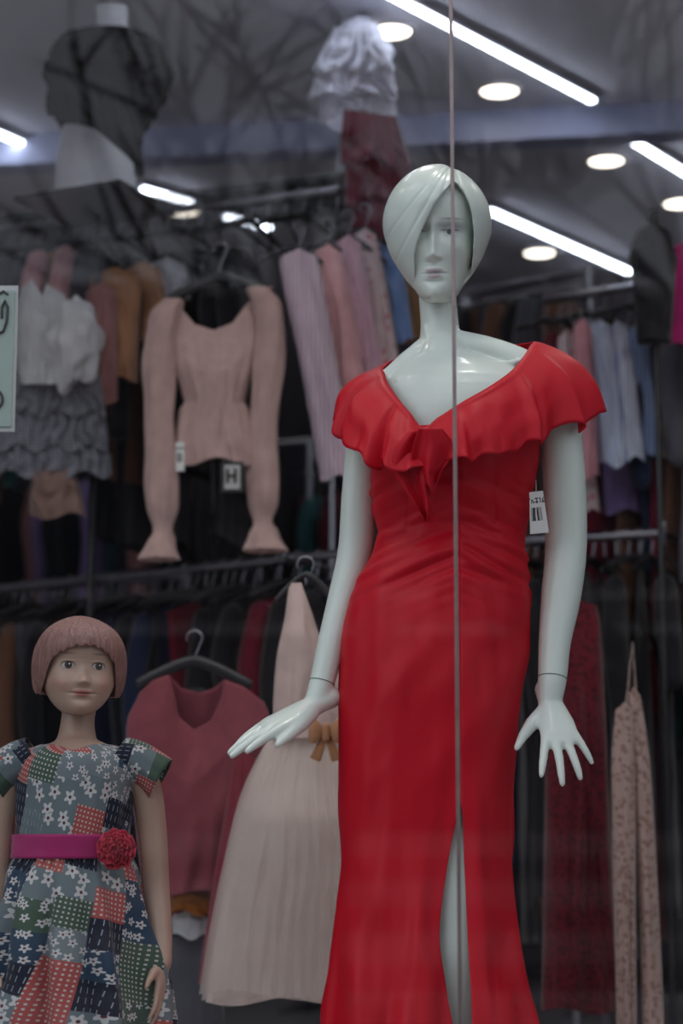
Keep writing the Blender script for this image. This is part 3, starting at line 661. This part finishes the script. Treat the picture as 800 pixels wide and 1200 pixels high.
def side_garments(name,a,b,n,pal,w=(.18,.24),ln=(.5,.7),sleeve=.6,z_off=-.075,yaw=.25,seed=1,hang=True,detail=12):
    rnd=random.Random(seed); mb=MB(); a=Vector(a);b=Vector(b); mats=[p for p in pal]
    for i in range(n):
        t=(i+.5+rnd.uniform(-.25,.25))/n; top=a.lerp(b,t); dd=(b-a).normalized(); pr=Vector((-dd.y,dd.x,0))
        an=rnd.uniform(-yaw,yaw); ew=(pr*math.cos(an)+dd*math.sin(an)).normalized(); en=ew.cross(UP)
        W=rnd.uniform(*w); Ln=rnd.uniform(*ln); th=rnd.uniform(.014,.03); mi=rnd.randrange(len(mats))
        o=top+Vector((0,0,z_off))
        pt=lambda x,off,y,o=o,ew=ew,en=en: o+ew*x+en*off+Vector((0,0,-y))
        flr=rnd.uniform(.85,1.25)
        rows=[(0,-W,W),(.08,-W*1.0,W*1.0),(.2,-W*.9,W*.9),(.35,-W*.85,W*.85),(Ln+.05,-W*flr,W*flr)]
        nk=.35
        tp=lambda u: .055*abs(2*u-1)**1.3 + (.05*max(0,1-(abs(2*u-1)/nk)**2))
        garment(mb,pt,rows,tp,lambda u,Ln=Ln: Ln+.0*u,th,mi,nu=detail,nv=detail,amp=rnd.uniform(.006,.014),freq=rnd.uniform(2,4),seed=rnd.uniform(0,50),usc=1)
        if rnd.random()<sleeve:
            SL=rnd.uniform(.2,.55)
            for sgn in (-1,1):
                p0=o+ew*(W*.93*sgn)+Vector((0,0,-.075))
                mb.smooth_tube([(p0,.03),(p0+ew*(.03*sgn)+Vector((0,0,-SL*.35)),.035),(p0+ew*(.02*sgn)+en*.01+Vector((0,0,-SL*.75)),.03),(p0+ew*(.02*sgn)+en*.015+Vector((0,0,-SL)),.026)],10,3,mi)
        if hang: hanger(top,W*.9,ew)
    return mb.obj(name,mats)
white=fabric((.64,.64,.67)); tan=fabric((.46,.23,.12)); dust=fabric((.42,.19,.18)); pinkl=fabric((.70,.38,.39)); stripeb=fabric((.42,.54,.80),'stripe',(.80,.81,.88),24); stripew=fabric((.70,.58,.62),'stripe',(.38,.25,.36),26)
floral=fabric((.68,.54,.54),'floral',(.55,.14,.20),45); blk=fabric((.008,.008,.011)); nav=fabric((.015,.025,.065)); gry=fabric((.09,.09,.11)); plaid=fabric((.20,.21,.25),'plaid',(.38,.38,.42),38); teal=fabric((.03,.12,.13)); burg=fabric((.16,.006,.022)); mag=fabric((.50,.015,.17)); lilac=fabric((.35,.25,.52)); oran=fabric((.50,.17,.02)); brown=fabric((.18,.08,.045))
def along(a,b,s,e): return a.lerp(b,s),a.lerp(b,e)
s0,s1=along(railB,railA,.16,.46); side_garments('hanging_clothes',s0,s1,9,[tan,dust,brown,gry,pinkl],ln=(.42,.6),seed=3,w=(.13,.17))
s0,s1=along(railB,railA,.0,.22); side_garments('hanging_clothes',s0,s1,6,[gry,plaid,teal,brown],ln=(.6,.7),seed=5,w=(.13,.17))
s0,s1=along(railB,railA,.45,.8); side_garments('hanging_clothes',s0+Vector((0,.25,0)),s1+Vector((0,.25,0)),8,[blk,blk,blk,brown,blk],ln=(.6,.85),seed=9)
rA=P(335,262,5.75); rB=PZ(495,240,rA.z)
RK=MB(); rail(rA,rB,True,pp=(1,)); RK.obj('clothes_rack',[m_chrome])
def strip_g(name,px,py0,py1,w0,w1,d,mat,seed,lean=0,amp=.008,fr=2):
    mb=MB()
    rows=[(py0,px-w0*.35,px+w0*.35),(py0+18,px-w0/2,px+w0/2),((py0+py1)/2,px+lean*.5-(w0+w1)/4,px+lean*.5+(w0+w1)/4),(py1,px+lean-w1/2,px+lean+w1/2)]
    garment(mb,pxmap(d),rows,lambda u:py0+10*abs(2*u-1),lambda u:py1+4*math.sin(u*7+seed),.045,0,18,26,amp,fr,seed)
    return mb.obj(name,[mat])
strip_g('striped_blouse',350,290,560,46,42,4.98,stripew,1,46,.014)
strip_g('pink_blouse',384,285,455,34,34,5.06,pinkl,2,28,.014)
strip_g('pink_blouse',408,274,475,32,34,5.12,fabric((.62,.38,.46)),3,30,.014)
strip_g('floral_blouse',428,266,440,30,36,5.2,floral,4,24,.014)
strip_g('denim_blouse',455,280,400,26,30,5.28,fabric((.20,.32,.60)),5,15,.012)
strip_g('brown_blouse',478,275,400,26,30,5.36,fabric((.32,.18,.08)),6,6,.012)
for px,py,d in ((350,280,5.0),(384,275,5.08),(408,266,5.14),(428,258,5.22),(455,270,5.3)): hanger(P(px,py-12,d),.12,(E2*.85+E1*.5).normalized(),drop=.05)
# white puff blouse
mb=MB(); D=5.15
garment(mb,pxmap(D),[(325,28,60),(350,22,78),(400,18,88),(450,25,92)],lin([(0,338),(.3,326),(.5,345),(.7,332),(1,345)]),lambda u:450,.05,0,40,30,.016,4,2)
def blob(mb,cx,cy,d,rx,ry,rz,seed,amp=.12,mat=0,n=56):
    rows=[]; c=P(cx,cy,d); s=S(cy,d)
    for j in range(1,n//2):
        ph=math.pi*j/(n//2); row=[]
        for k in range(n):
            a=2*math.pi*k/n; dv=Vector((math.cos(a)*math.sin(ph),math.sin(a)*math.sin(ph),math.cos(ph)))
            pl=math.sin(a*11+seed+3*noise.noise(dv*1.5))*abs(math.cos(ph))**.6
            q=1+amp*noise.noise(dv*2.2+Vector((seed,0,0)))+.06*pl*math.sin(ph)
            sq=.55+.45*math.sin(ph)**.5 if dv.z>0 else 1.
            row.append(c+Vector((dv.x*rx*s*q*sq,dv.y*rz*q,dv.z*ry*s*q)))
        rows.append(row)
    mb.grid(rows,True,mat,cap0=True,cap1=True)
blob(mb,84,402,D-.04,33,52,.06,3,.35); blob(mb,30,396,D+.05,28,50,.06,5,.35)
mb.obj('white_puff_sleeve_blouse',[fabric((.70,.70,.71),trans=.1)])
mb=MB()
for j,(y0,y1,ww) in enumerate(((440,485,62),(470,525,66),(505,556,70))):
    garment(mb,pxmap(5.22-.012*(2-j)),[(y0,62-ww*.9,62+ww*.9),(y1,62-ww,62+ww)],lambda u,y0=y0:y0,lambda u,y1=y1,j=j:y1+5*math.sin(u*20+j),.05,0,50,12,.018,9,j*3.,pinch=False)
mb.obj('plaid_ruffled_skirt',[plaid])
strip_g('tan_blouse',135,312,445,60,52,5.3,fabric((.48,.23,.12)),7,0,.016); strip_g('tan_blouse',168,305,400,44,40,5.42,tan,8,10,.014)
strip_g('pink_blouse',118,330,470,36,44,5.25,dust,9,-2,.014)
strip_g('white_blouse',195,300,350,50,40,5.5,white,19,8,.012)
strip_g('tan_ribbon_scarf',62,535,605,50,66,5.2,fabric((.26,.16,.13)),12,6,.02,3)
# beige blouse
mb=MB(); D=5.0; beige=fabric((.60,.41,.37),trans=.05)
garment(mb,pxmap(D),[(335,188,320),(352,190,312),(385,196,305),(430,204,298),(462,213,289),(472,215,287),(480,210,292),(545,202,304)],lin([(0,350),(.08,350),(.18,362),(.30,380),(.5,387),(.70,378),(.82,356),(.92,342),(1,335)]),lambda u:541+5*math.sin(u*9),.06,0,80,70,.0085,7,4,topb=lin([(0,350),(.12,356),(.25,384),(.5,394),(.75,380),(.9,350),(1,335)]),sw=.35)
for kx in ([(204,352,13),(193,372,18),(187,410,19),(187,470,18),(188,530,18),(190,590,19),(191,618,12),(189,634,16),(185,656,23)],[(303,338,14),(313,360,17),(316,405,18),(312,465,17),(308,525,17),(308,585,18),(308,610,12),(309,624,17),(310,646,25)]):
    tb_=[(i,k[0],k[1],k[2]) for i,k in enumerate(kx)]; rows=[]
    for j in range(8*8+1):
        t=j/8; x,y,r=interp(tb_,t); c=P(x,y,D-.02); s=S(y,D); row=[]
        for k in range(48):
            a=2*math.pi*k/48; q=1+.18*noise.noise(Vector((math.cos(a)*1.6+j*.04,math.sin(a)*1.6,j*.13)))+.04*math.sin(a*7+j*.12)+(.04*math.sin(a*9)*(t-6.6) if t>6.6 else 0)
            row.append(c+Vector((math.cos(a)*r*s*q,math.sin(a)*r*s*.8*q,0)))
        rows.append(row)
    mb.grid(rows,True,0)
o=mb.obj('beige_long_sleeve_blouse',[beige]); mod(o,'SOLIDIFY',thickness=.002)
hanger(P(258,292,D+.01),.125,Vector((1,0,.06)).normalized(),drop=.07,r=.006)
m_htag=NT('hang_tag_black'); m_ht=m_htag.bsdf(m_htag.mix(m_htag.noise(None,9),(.02,.02,.02),(.03,.03,.03)),.4)
q=MB()
def quad(q,x0,y0,x1,y1,d,mat=0,t=.001):
    a=P(x0,y0,d);b_=P(x1,y1,d); q.box((a+b_)/2,(abs(b_.x-a.x)/2,t,abs(a.z-b_.z)/2),mat=mat)
quad(q,259,541,285,577,4.9); quad(q,263,545,281,573,4.897,1)
for r_ in ((265,549,268,566),(274,549,277,566),(265,556,277,559)): quad(q,*r_,4.894,0)
q.tube([P(272,541,4.9),P(268,520,4.93)],.0008,6)
q.obj('brand_hang_tag',[m_ht,simple('card_white',(.5,.5,.48),.6)],False)
tag('price_tag',[(206,552),(216,552),(206,518),(216,518)],4.9)
# busts on the shelf
def bust(name,tab,d,mats,split,amp=.0,parent=None,ry=.8):
    mb=MB(); rows=[]; y0,y1=tab[0][0],tab[-1][0]; n=64; N=70
    for j in range(N+1):
        y=y0+(y1-y0)*j/N; L,R=interp(tab,y); c=P((L+R)/2,y,d); r=(R-L)/2*S(y,d); row=[]
        for k in range(n):
            a=2*math.pi*k/n; q=1+amp*(noise.noise(Vector((math.cos(a)*2,math.sin(a)*2,j*.12)))*1.2+.6*noise.noise(Vector((math.cos(a)*6,math.sin(a)*6,j*.4))))
            row.append(c+Vector((r*q*math.cos(a),r*ry*q*math.sin(a),0)))
        rows.append(row)
    mb.grid(rows,True,0,cap0=True,cap1=True)
    return mb.obj(name,mats,parent=parent)
db=5.2
bp=empty('torso_bust')
bust('bust_form',[(8,112,150),(30,113,150),(44,108,156),(60,90,172),(90,78,185),(130,76,178),(160,72,164),(190,66,160),(238,62,160)],db,[simple('bust_plastic',(.88,.89,.98),.4)],0,ry=.6,parent=bp)
lace_b=fabric((.003,.003,.003),'lace',(.014,.012,.013),70,sheen=0)
bust('black_lace_top',[(36,104,156),(46,70,182),(72,54,198),(105,54,197),(130,60,187),(150,72,172),(166,98,166),(185,130,168),(206,148,168)],db,[lace_b],0,amp=.07,ry=.65,parent=bp)
mb=MB(); garment(mb,pxmap(db-.15),[(80,58,120),(140,58,150),(205,120,168)],lambda u:88,lin([(0,135),(.5,150),(.8,185),(1,208)]),.02,0,30,20,.015,4,3); mb.obj('lace_flounce',[lace_b],parent=bp)
bp2=empty('torso_bust')
db2=5.45
bust('bust_form',[(25,402,430),(60,380,450),(110,385,455),(160,395,452),(214,392,458)],db2,[simple('bust_plastic2',(.5,.5,.56),.4)],0,ry=.6,parent=bp2)
wl=fabric((.70,.70,.84),'lace',(.82,.82,.92),60)
bust('white_ruffled_top',[(22,412,432),(40,390,450),(70,378,458),(100,376,460),(130,382,458),(144,390,458)],db2,[wl],0,amp=.16,ry=.7,parent=bp2)
mb=MB()
for j,(y0,y1,a,b_,c_,d_) in enumerate(((30,82,392,442,364,462),(66,112,376,456,361,466),(100,150,378,460,372,466))):
    garment(mb,pxmap(db2-.02*(2-j)),[(y0,a,b_),(y1,c_,d_)],lambda u,y0=y0:y0+4*math.sin(u*5),lambda u,y1=y1,j=j:y1+5*math.sin(u*13+j*2),.15,0,50,14,.024,5,j*2.7,pinch=False)
mb.obj('ruffle_tiers',[wl],parent=bp2)
mb=MB()
for j,(y0,y1,a,b_,c_,d_) in enumerate(((128,190,402,462,398,480),(165,235,402,474,404,492),(205,282,408,486,412,492))):
    garment(mb,pxmap(db2-.16-.02*(2-j)),[(y0,a,b_),(y1,c_,d_)],lambda u,y0=y0:y0+8*u,lambda u,y1=y1,j=j:y1+7*math.sin(u*9+j),.05,0,40,14,.024,4,j*2.,pinch=False)
mb.obj('burgundy_skirt',[fabric((.20,.018,.045))],parent=bp2)
b=MB(); A_=P(395,215,db2); b.box((A_.x+.08,A_.y+.08,A_.z-.006),(.22,.18,.006),(E1,E2,UP)); b.tube([Vector((A_.x+.1,A_.y+.12,FLOOR)),Vector((A_.x+.1,A_.y+.12,A_.z))],.016,12)
b.obj('display_stand',[m_plastic],False)
b=MB(); A_=P(112,238,db); b.box((A_.x,A_.y,A_.z-.006),(.16,.14,.006),(E1,E2,UP)); b.tube([Vector((A_.x,A_.y+.06,FLOOR)),Vector((A_.x,A_.y+.06,A_.z))],.010,12)
b.obj('display_stand',[m_plastic],False)
# lower left
side_garments('hanging_clothes',lowB+Vector((0,.1,0)),lowA+Vector((0,.1,0)),23,[blk,blk,nav,gry,burg,brown,blk,blk,teal,dust],ln=(.7,.95),seed=21,w=(.15,.2))
for i in range(18):
    t=i/17; hanger(lowB.lerp(lowA,.25+.7*t),.16,(E2*.9+E1*.45*math.sin(i*2.1)).normalized())
for i in range(26):
    t=i/25; hanger(railB.lerp(railA,t),.15,(E2*.9+E1*.4*math.sin(i*1.7)).normalized())
for i in range(14):
    t=i/13; hanger(rlA.lerp(rlB,t),.15,(E2*.9+E1*.5*math.sin(i*1.3)).normalized())
for i in range(14):
    t=i/13; hanger(ruA.lerp(ruB,t),.17,(E2*.9+E1*.4*math.sin(i*1.3)).normalized())
mb=MB(); D=4.62; rose=fabric((.255,.058,.076))
garment(mb,pxmap(D),[(785,172,292),(820,160,308),(840,150,316),(870,148,316),(905,152,300),(960,158,292),(1050,168,282)],lin([(0,812),(.08,798),(.22,790),(.27,805),(.36,840),(.47,855),(.58,845),(.68,815),(.73,796),(.88,804),(1,822)]),lambda u:1048+4*math.sin(u*8),.05,0,60,50,.013,3.5,6,topb=lin([(0,812),(.08,798),(.22,790),(.35,806),(.5,812),(.63,806),(.73,796),(.88,804),(1,822)]),sw=.5)
o=mb.obj('rose_sleeveless_top',[rose]); mod(o,'SOLIDIFY',thickness=.002)
hanger(P(228,748,D),.125,Vector((1,0,-.02)).normalized(),drop=.05,r=.006)
q=MB(); quad(q,222,806,240,815,D+.02); q.obj('neck_label',[m_ht],False)
strip_g('orange_skirt',225,1035,1070,52,50,D+.06,oran,3,0,.005); strip_g('white_skirt',222,1062,1098,44,40,D+.09,white,4,0,.004); strip_g('gray_skirt',225,1090,1250,66,80,D+.12,gry,5,0,.006)
# tulle dress
tp=empty('tulle_party_dress'); D=4.3
mb=MB(); satin=fabric((.68,.51,.46),rough=.4)
garment(mb,pxmap(D),[(684,338,372),(720,334,384),(770,324,394),(820,320,402),(866,320,408)],lin([(0,690),(.1,683),(.45,683),(.55,700),(.75,745),(1,770)]),lambda u:864,.05,0,40,40,.005,3,3); mb.obj('bodice',[satin],parent=tp)
tm_=NT('tulle'); tcx=tm_.n('ShaderNodeTexCoord'); nz=tm_.noise(tcx.outputs['Object'],14,4)
m_tulle=tm_.bsdf(tm_.mix(nz,(.80,.69,.63),(.95,.88,.83)),.8,.3,alpha=.32,trans=.35)
m_lining=fabric((.82,.70,.64),trans=.15)
for i,(am,fr,dw,wx) in enumerate(((.008,5,0,0),(.013,8,4,3),(.015,11,-5,6),(.017,14,-9,8))):
    mb=MB(); garment(mb,pxmap(D),[(856,322,404),(880,308-wx*.3,420),(930,290-wx,440),(1000,272-wx,458),(1090,254+dw,470),(1178,240+dw,484)],lambda u:857+3*math.sin(u*30),lambda u,i=i:1174-3*i+5*math.sin(u*12+i),.09+.025*i,0,120,34,am,fr,i*5.,sw=.55)
    mb.obj('skirt_layer_%d'%(i+1),[m_tulle if i else m_lining],parent=tp)
mb=MB(); gold=fabric((.50,.25,.12),rough=.45)
for sgn in (-1,1):
    c=P(382,858,D-.125); rows=[]
    for j in range(13):
        t=j/12; x=sgn*(.004+.032*t); h=.004+.022*math.sin(min(1,t*1.15)*math.pi*.62); rows.append([c+Vector((x,-.012*math.sin(t*2.6)+.008*math.sin(k*2*math.pi/20),h*math.cos(k*2*math.pi/20)+.003*t)) for k in range(20)])
    mb.grid(rows,True,cap1=True,cap0=True)
    mb.tube([c,c+Vector((sgn*.012,-.004,-.03)),c+Vector((sgn*.022,-.0,-.055))],[(.004,.002),(.009,.002),(.012,.002)],10,ell=(Vector((1,0,0)),))
mb.tube([P(382,851,D-.135),P(382,865,D-.135)],.008,12)
mb.obj('bow',[gold],parent=tp)
mb=MB(); rows=[]
for j in range(5):
    y=853+14*j/4; c=P(364,y,D); rows.append([c+Vector(((.083)*math.cos(2*math.pi*k/60),.075*math.sin(2*math.pi*k/60),0)) for k in range(60)])
mb.grid(rows,True); mb.obj('waist_ribbon',[satin],parent=tp)
hanger(P(358,662,D),.06,Vector((1,0,0)),drop=.02)
strip_g('rose_tulle_skirt',288,880,1150,30,100,4.52,fabric((.38,.06,.09),trans=.3,alpha=.75),8,-6,.014,5)
# right side
strip_g('dark_red_lace_dress',672,700,1185,60,92,4.9,fabric((.060,.002,.007),'lace',(.13,.005,.015),80),3,8,.022,4)
mb=MB(); ml=fabric((.32,.20,.17),'lace',(.46,.33,.29),70)
garment(mb,pxmap(4.7),[(820,722,742),(900,716,744),(1200,722,746),(1300,722,748)],lambda u:822+20*abs(u-.5),lambda u:1290,.03,0,20,50,.012,2,3)
garment(mb,pxmap(4.72),[(800,734,748),(900,742,762),(1200,752,778),(1300,752,780)],lambda u:805+20*abs(u-.5),lambda u:1290,.03,0,20,50,.012,2,5)
mb.tube([P(733,830,4.7),P(741,752,4.75),P(745,812,4.72)],.002,6)
mb.obj('beige_lace_trousers',[ml])
side_garments('hanging_clothes',rlA+Vector((.02,.05,0)),rlB+Vector((.3,.0,0)),11,[blk,nav,blk,blk,burg],ln=(.85,1.1),seed=31,w=(.14,.18))
D=5.5
strip_g('striped_blouse',702,372,545,30,32,D,stripeb,3,14,.014); strip_g('striped_blouse',724,374,538,24,28,D+.03,fabric((.68,.70,.76),'stripe',(.30,.36,.56),34),13,18,.012); strip_g('striped_blouse',746,380,530,28,36,D+.08,fabric((.46,.58,.80),'stripe',(.18,.27,.50),30),4,16,.014)
strip_g('pink_blouse',682,372,560,22,28,D-.05,fabric((.74,.34,.38)),5,6,.014); strip_g('floral_blouse',664,385,600,22,30,D+.02,floral,6,24,.014); strip_g('lilac_blouse',722,480,600,40,50,D+.2,lilac,7,10)
strip_g('plaid_blouse',768,440,535,26,34,D+.1,fabric((.32,.27,.24),'plaid',(.50,.46,.42),40),8,4)
strip_g('burgundy_blouse',648,388,470,30,36,D+.15,burg,9,0)
ra=P(640,352,5.7); rb=PZ(880,312,ra.z); RK=MB(); rail(ra,rb,True,pp=(1,)); RK.obj('clothes_rack',[m_chrome])
for i in range(18): hanger(ra.lerp(rb,i/17),.16,(E2*.9+E1*.5*math.sin(i*1.9)).normalized())
side_garments('hanging_clothes',ra+Vector((.0,.3,0)),rb+Vector((.1,.2,0)),16,[blk,nav,gry,burg,blk,brown],ln=(.7,.95),seed=41)
side_garments('hanging_clothes',ruA,ruB,9,[blk,nav,gry,brown],ln=(.6,.9),seed=43,w=(.2,.25))
q=empty('torso_bust'); DB=5.2
bust('dark_jacket',[(262,758,772),(272,746,784),(300,738,792),(340,742,790),(402,746,786)],DB,[blk],0,amp=.07,parent=q)
bust('neck_cap',[(246,760,770),(266,758,773)],DB,[m_plastic],0,parent=q)
b=MB(); c=P(768,400,DB); b.tube([Vector((c.x,c.y,FLOOR)),c],.008,10); b.tube([Vector((c.x,c.y,FLOOR)),Vector((c.x,c.y,FLOOR+.02))],.15,24,dome=False); b.obj('stand_pole',[m_plastic],parent=q)
strip_g('magenta_dress',804,280,405,36,44,5.35,mag,3)
for (cx,cy,L_,zz,sd_) in ((-1.6,7.2,2.4,2.35,51),(-1.3,8.2,2.6,3.0,52),(.4,7.6,2.0,2.9,53),(1.7,8.4,2.4,2.9,54),(-.2,9.6,3.6,3.05,55),(2.4,9.8,3.0,3.05,56),(-2.2,10.4,3.,3.1,57),(.85,6.6,1.0,2.3,58),(1.6,7.2,1.6,2.3,59)):
    a=Vector((cx,cy,zz))-E1*L_/2; b_=Vector((cx,cy,zz))+E1*L_/2
    RK=MB(); rail(a,b_); RK.obj('clothes_rack',[m_chrome])
    side_garments('hanging_clothes',a,b_,int(L_*11),[blk,nav,pinkl,burg,mag,teal,brown,lilac,blk,stripeb,nav,dust] if zz>2.5 else [blk,nav,blk,burg,brown],ln=(.7,1.1),seed=sd_,detail=8,w=(.18,.24),hang=False)
HANG.obj('clothes_hangers',[m_plastic,m_chrome])
# sign
q=MB(); D=3.16
quad(q,-120,335,17,506,D,0,.0015); quad(q,-116,341,13,500,D-.003,1,.0015)
o_=[(2,372),(2,360),(6,352),(9,360),(8,376),(4,388),(-4,392),(-14,385),(-20,370),(-28,388),(-40,390)]
q.tube([P(x,y,D-.006) for x,y in o_],.0022,8,2); q.tube([P(x,y,D-.006) for x,y in ((-2,345),(4,341),(9,345))],.0018,8,2)
o_=[(math.cos(a)*9-6,math.sin(a)*11+468) for a in [i*.5 for i in range(14)]]
q.tube([P(x,y,D-.006) for x,y in o_],.0022,8,2)
a=P(-60,335,D); q.tube([a,Vector((a.x,a.y,3.78))],.0005,6,2)
q.obj('shop_sign',[simple('sign_border',(.48,.50,.49),.5),simple('sign_green',(.33,.41,.37),.5),m_ht],False)
# ================================================================ OUTSIDE
boxobj('ground_pavement',(-25,-30,-.1),(25,3.04,0),simple('pavement',(.13,.125,.12),.9,nscale=3,var=.3))
b=MB(); b.box((0,-19,4.2),(22,.5,4.2))
for j in range(2):
    for i in range(11):
        x=-17+i*3.5; b.box((x,-18.45,2.3+j*3.3),(1.1,.06,1.0),mat=1); b.box((x,-18.4,1.22+j*3.3),(1.25,.12,.05),mat=2)
for z in (.5,.9,4.1,8.3): b.box((0,-18.4,z),(22,.12,.06),mat=2)
b.obj('building_facade',[simple('brick_dark',(.14,.115,.11),.9,nscale=8,var=.3),simple('dark_pane',(.03,.035,.045),.2),simple('stone_ledge',(.55,.50,.48),.8)],False)
b=MB()
for i in range(9): b.box((1.0,-6.2-i*.34,.12+i*.085),(5,.17,.12+i*.085),mat=i%2)
b.obj('stone_steps',[simple('step_a',(.50,.43,.42),.8,nscale=1.5,var=.5),simple('step_b',(.12,.10,.10),.8)],False)
m_bark=simple('bark',(.03,.027,.027),.95,nscale=12,var=.4)
def tree(base,h,seed,r0=.16,mx=4,mn=.011):
    rnd=random.Random(seed); mb=MB()
    def br(p,d,L,r,lv):
        pts=[p];rad=[r]; q=p; dd=d.copy(); N=5
        for i in range(N):
            dd=(dd+Vector((rnd.uniform(-.28,.28),rnd.uniform(-.28,.28),rnd.uniform(-.08,.16)))).normalized(); q=q+dd*L/N; pts.append(q); rad.append(max(mn*.6,r*(1-.4*(i+1)/N)))
        mb.tube(pts,rad,8 if lv<2 else 5,dome=False)
        if lv>=mx: return
        for j in range(3+(1 if lv in(1,2,3) else 0)):
            t=rnd.uniform(.35,1) if j else 1; idx=min(N,max(1,int(t*N))); pp=pts[idx]
            a=rnd.uniform(0,6.28); s=rnd.uniform(.5,1.1)*(1 if j else .4)
            nd=(dd+Vector((math.cos(a),math.sin(a),rnd.uniform(-.25,.25)))*s).normalized()
            br(pp,nd,L*rnd.uniform(.64,.88),max(mn,rad[idx]*rnd.uniform(.5,.7)),lv+1)
    br(Vector(base),Vector((0,0,1)),h,r0,0); mb.obj('bare_tree',[m_bark])
tree((2.0,-3.4,0),2.5,5,.17,4,.014); tree((-.1,-4.6,0),2.6,33,.15,4,.014)
# world
w=bpy.data.worlds.new('overcast'); SC.world=w; w.use_nodes=True; nt=w.node_tree; nt.nodes.clear()
ow=nt.nodes.new('ShaderNodeOutputWorld'); bg=nt.nodes.new('ShaderNodeBackground'); tc=nt.nodes.new('ShaderNodeTexCoord')
nz=nt.nodes.new('ShaderNodeTexNoise'); nz.inputs['Scale'].default_value=2.5; nz.inputs['Detail'].default_value=5
nt.links.new(tc.outputs['Generated'],nz.inputs['Vector'])
cr=nt.nodes.new('ShaderNodeValToRGB'); cr.color_ramp.elements[0].position=.35; cr.color_ramp.elements[0].color=(.54,.58,.67,1); cr.color_ramp.elements[1].position=.7; cr.color_ramp.elements[1].color=(.84,.86,.92,1)
nt.links.new(nz.outputs[0],cr.inputs[0]); nt.links.new(cr.outputs[0],bg.inputs[0]); bg.inputs[1].default_value=1.75; nt.links.new(bg.outputs[0],ow.inputs[0])
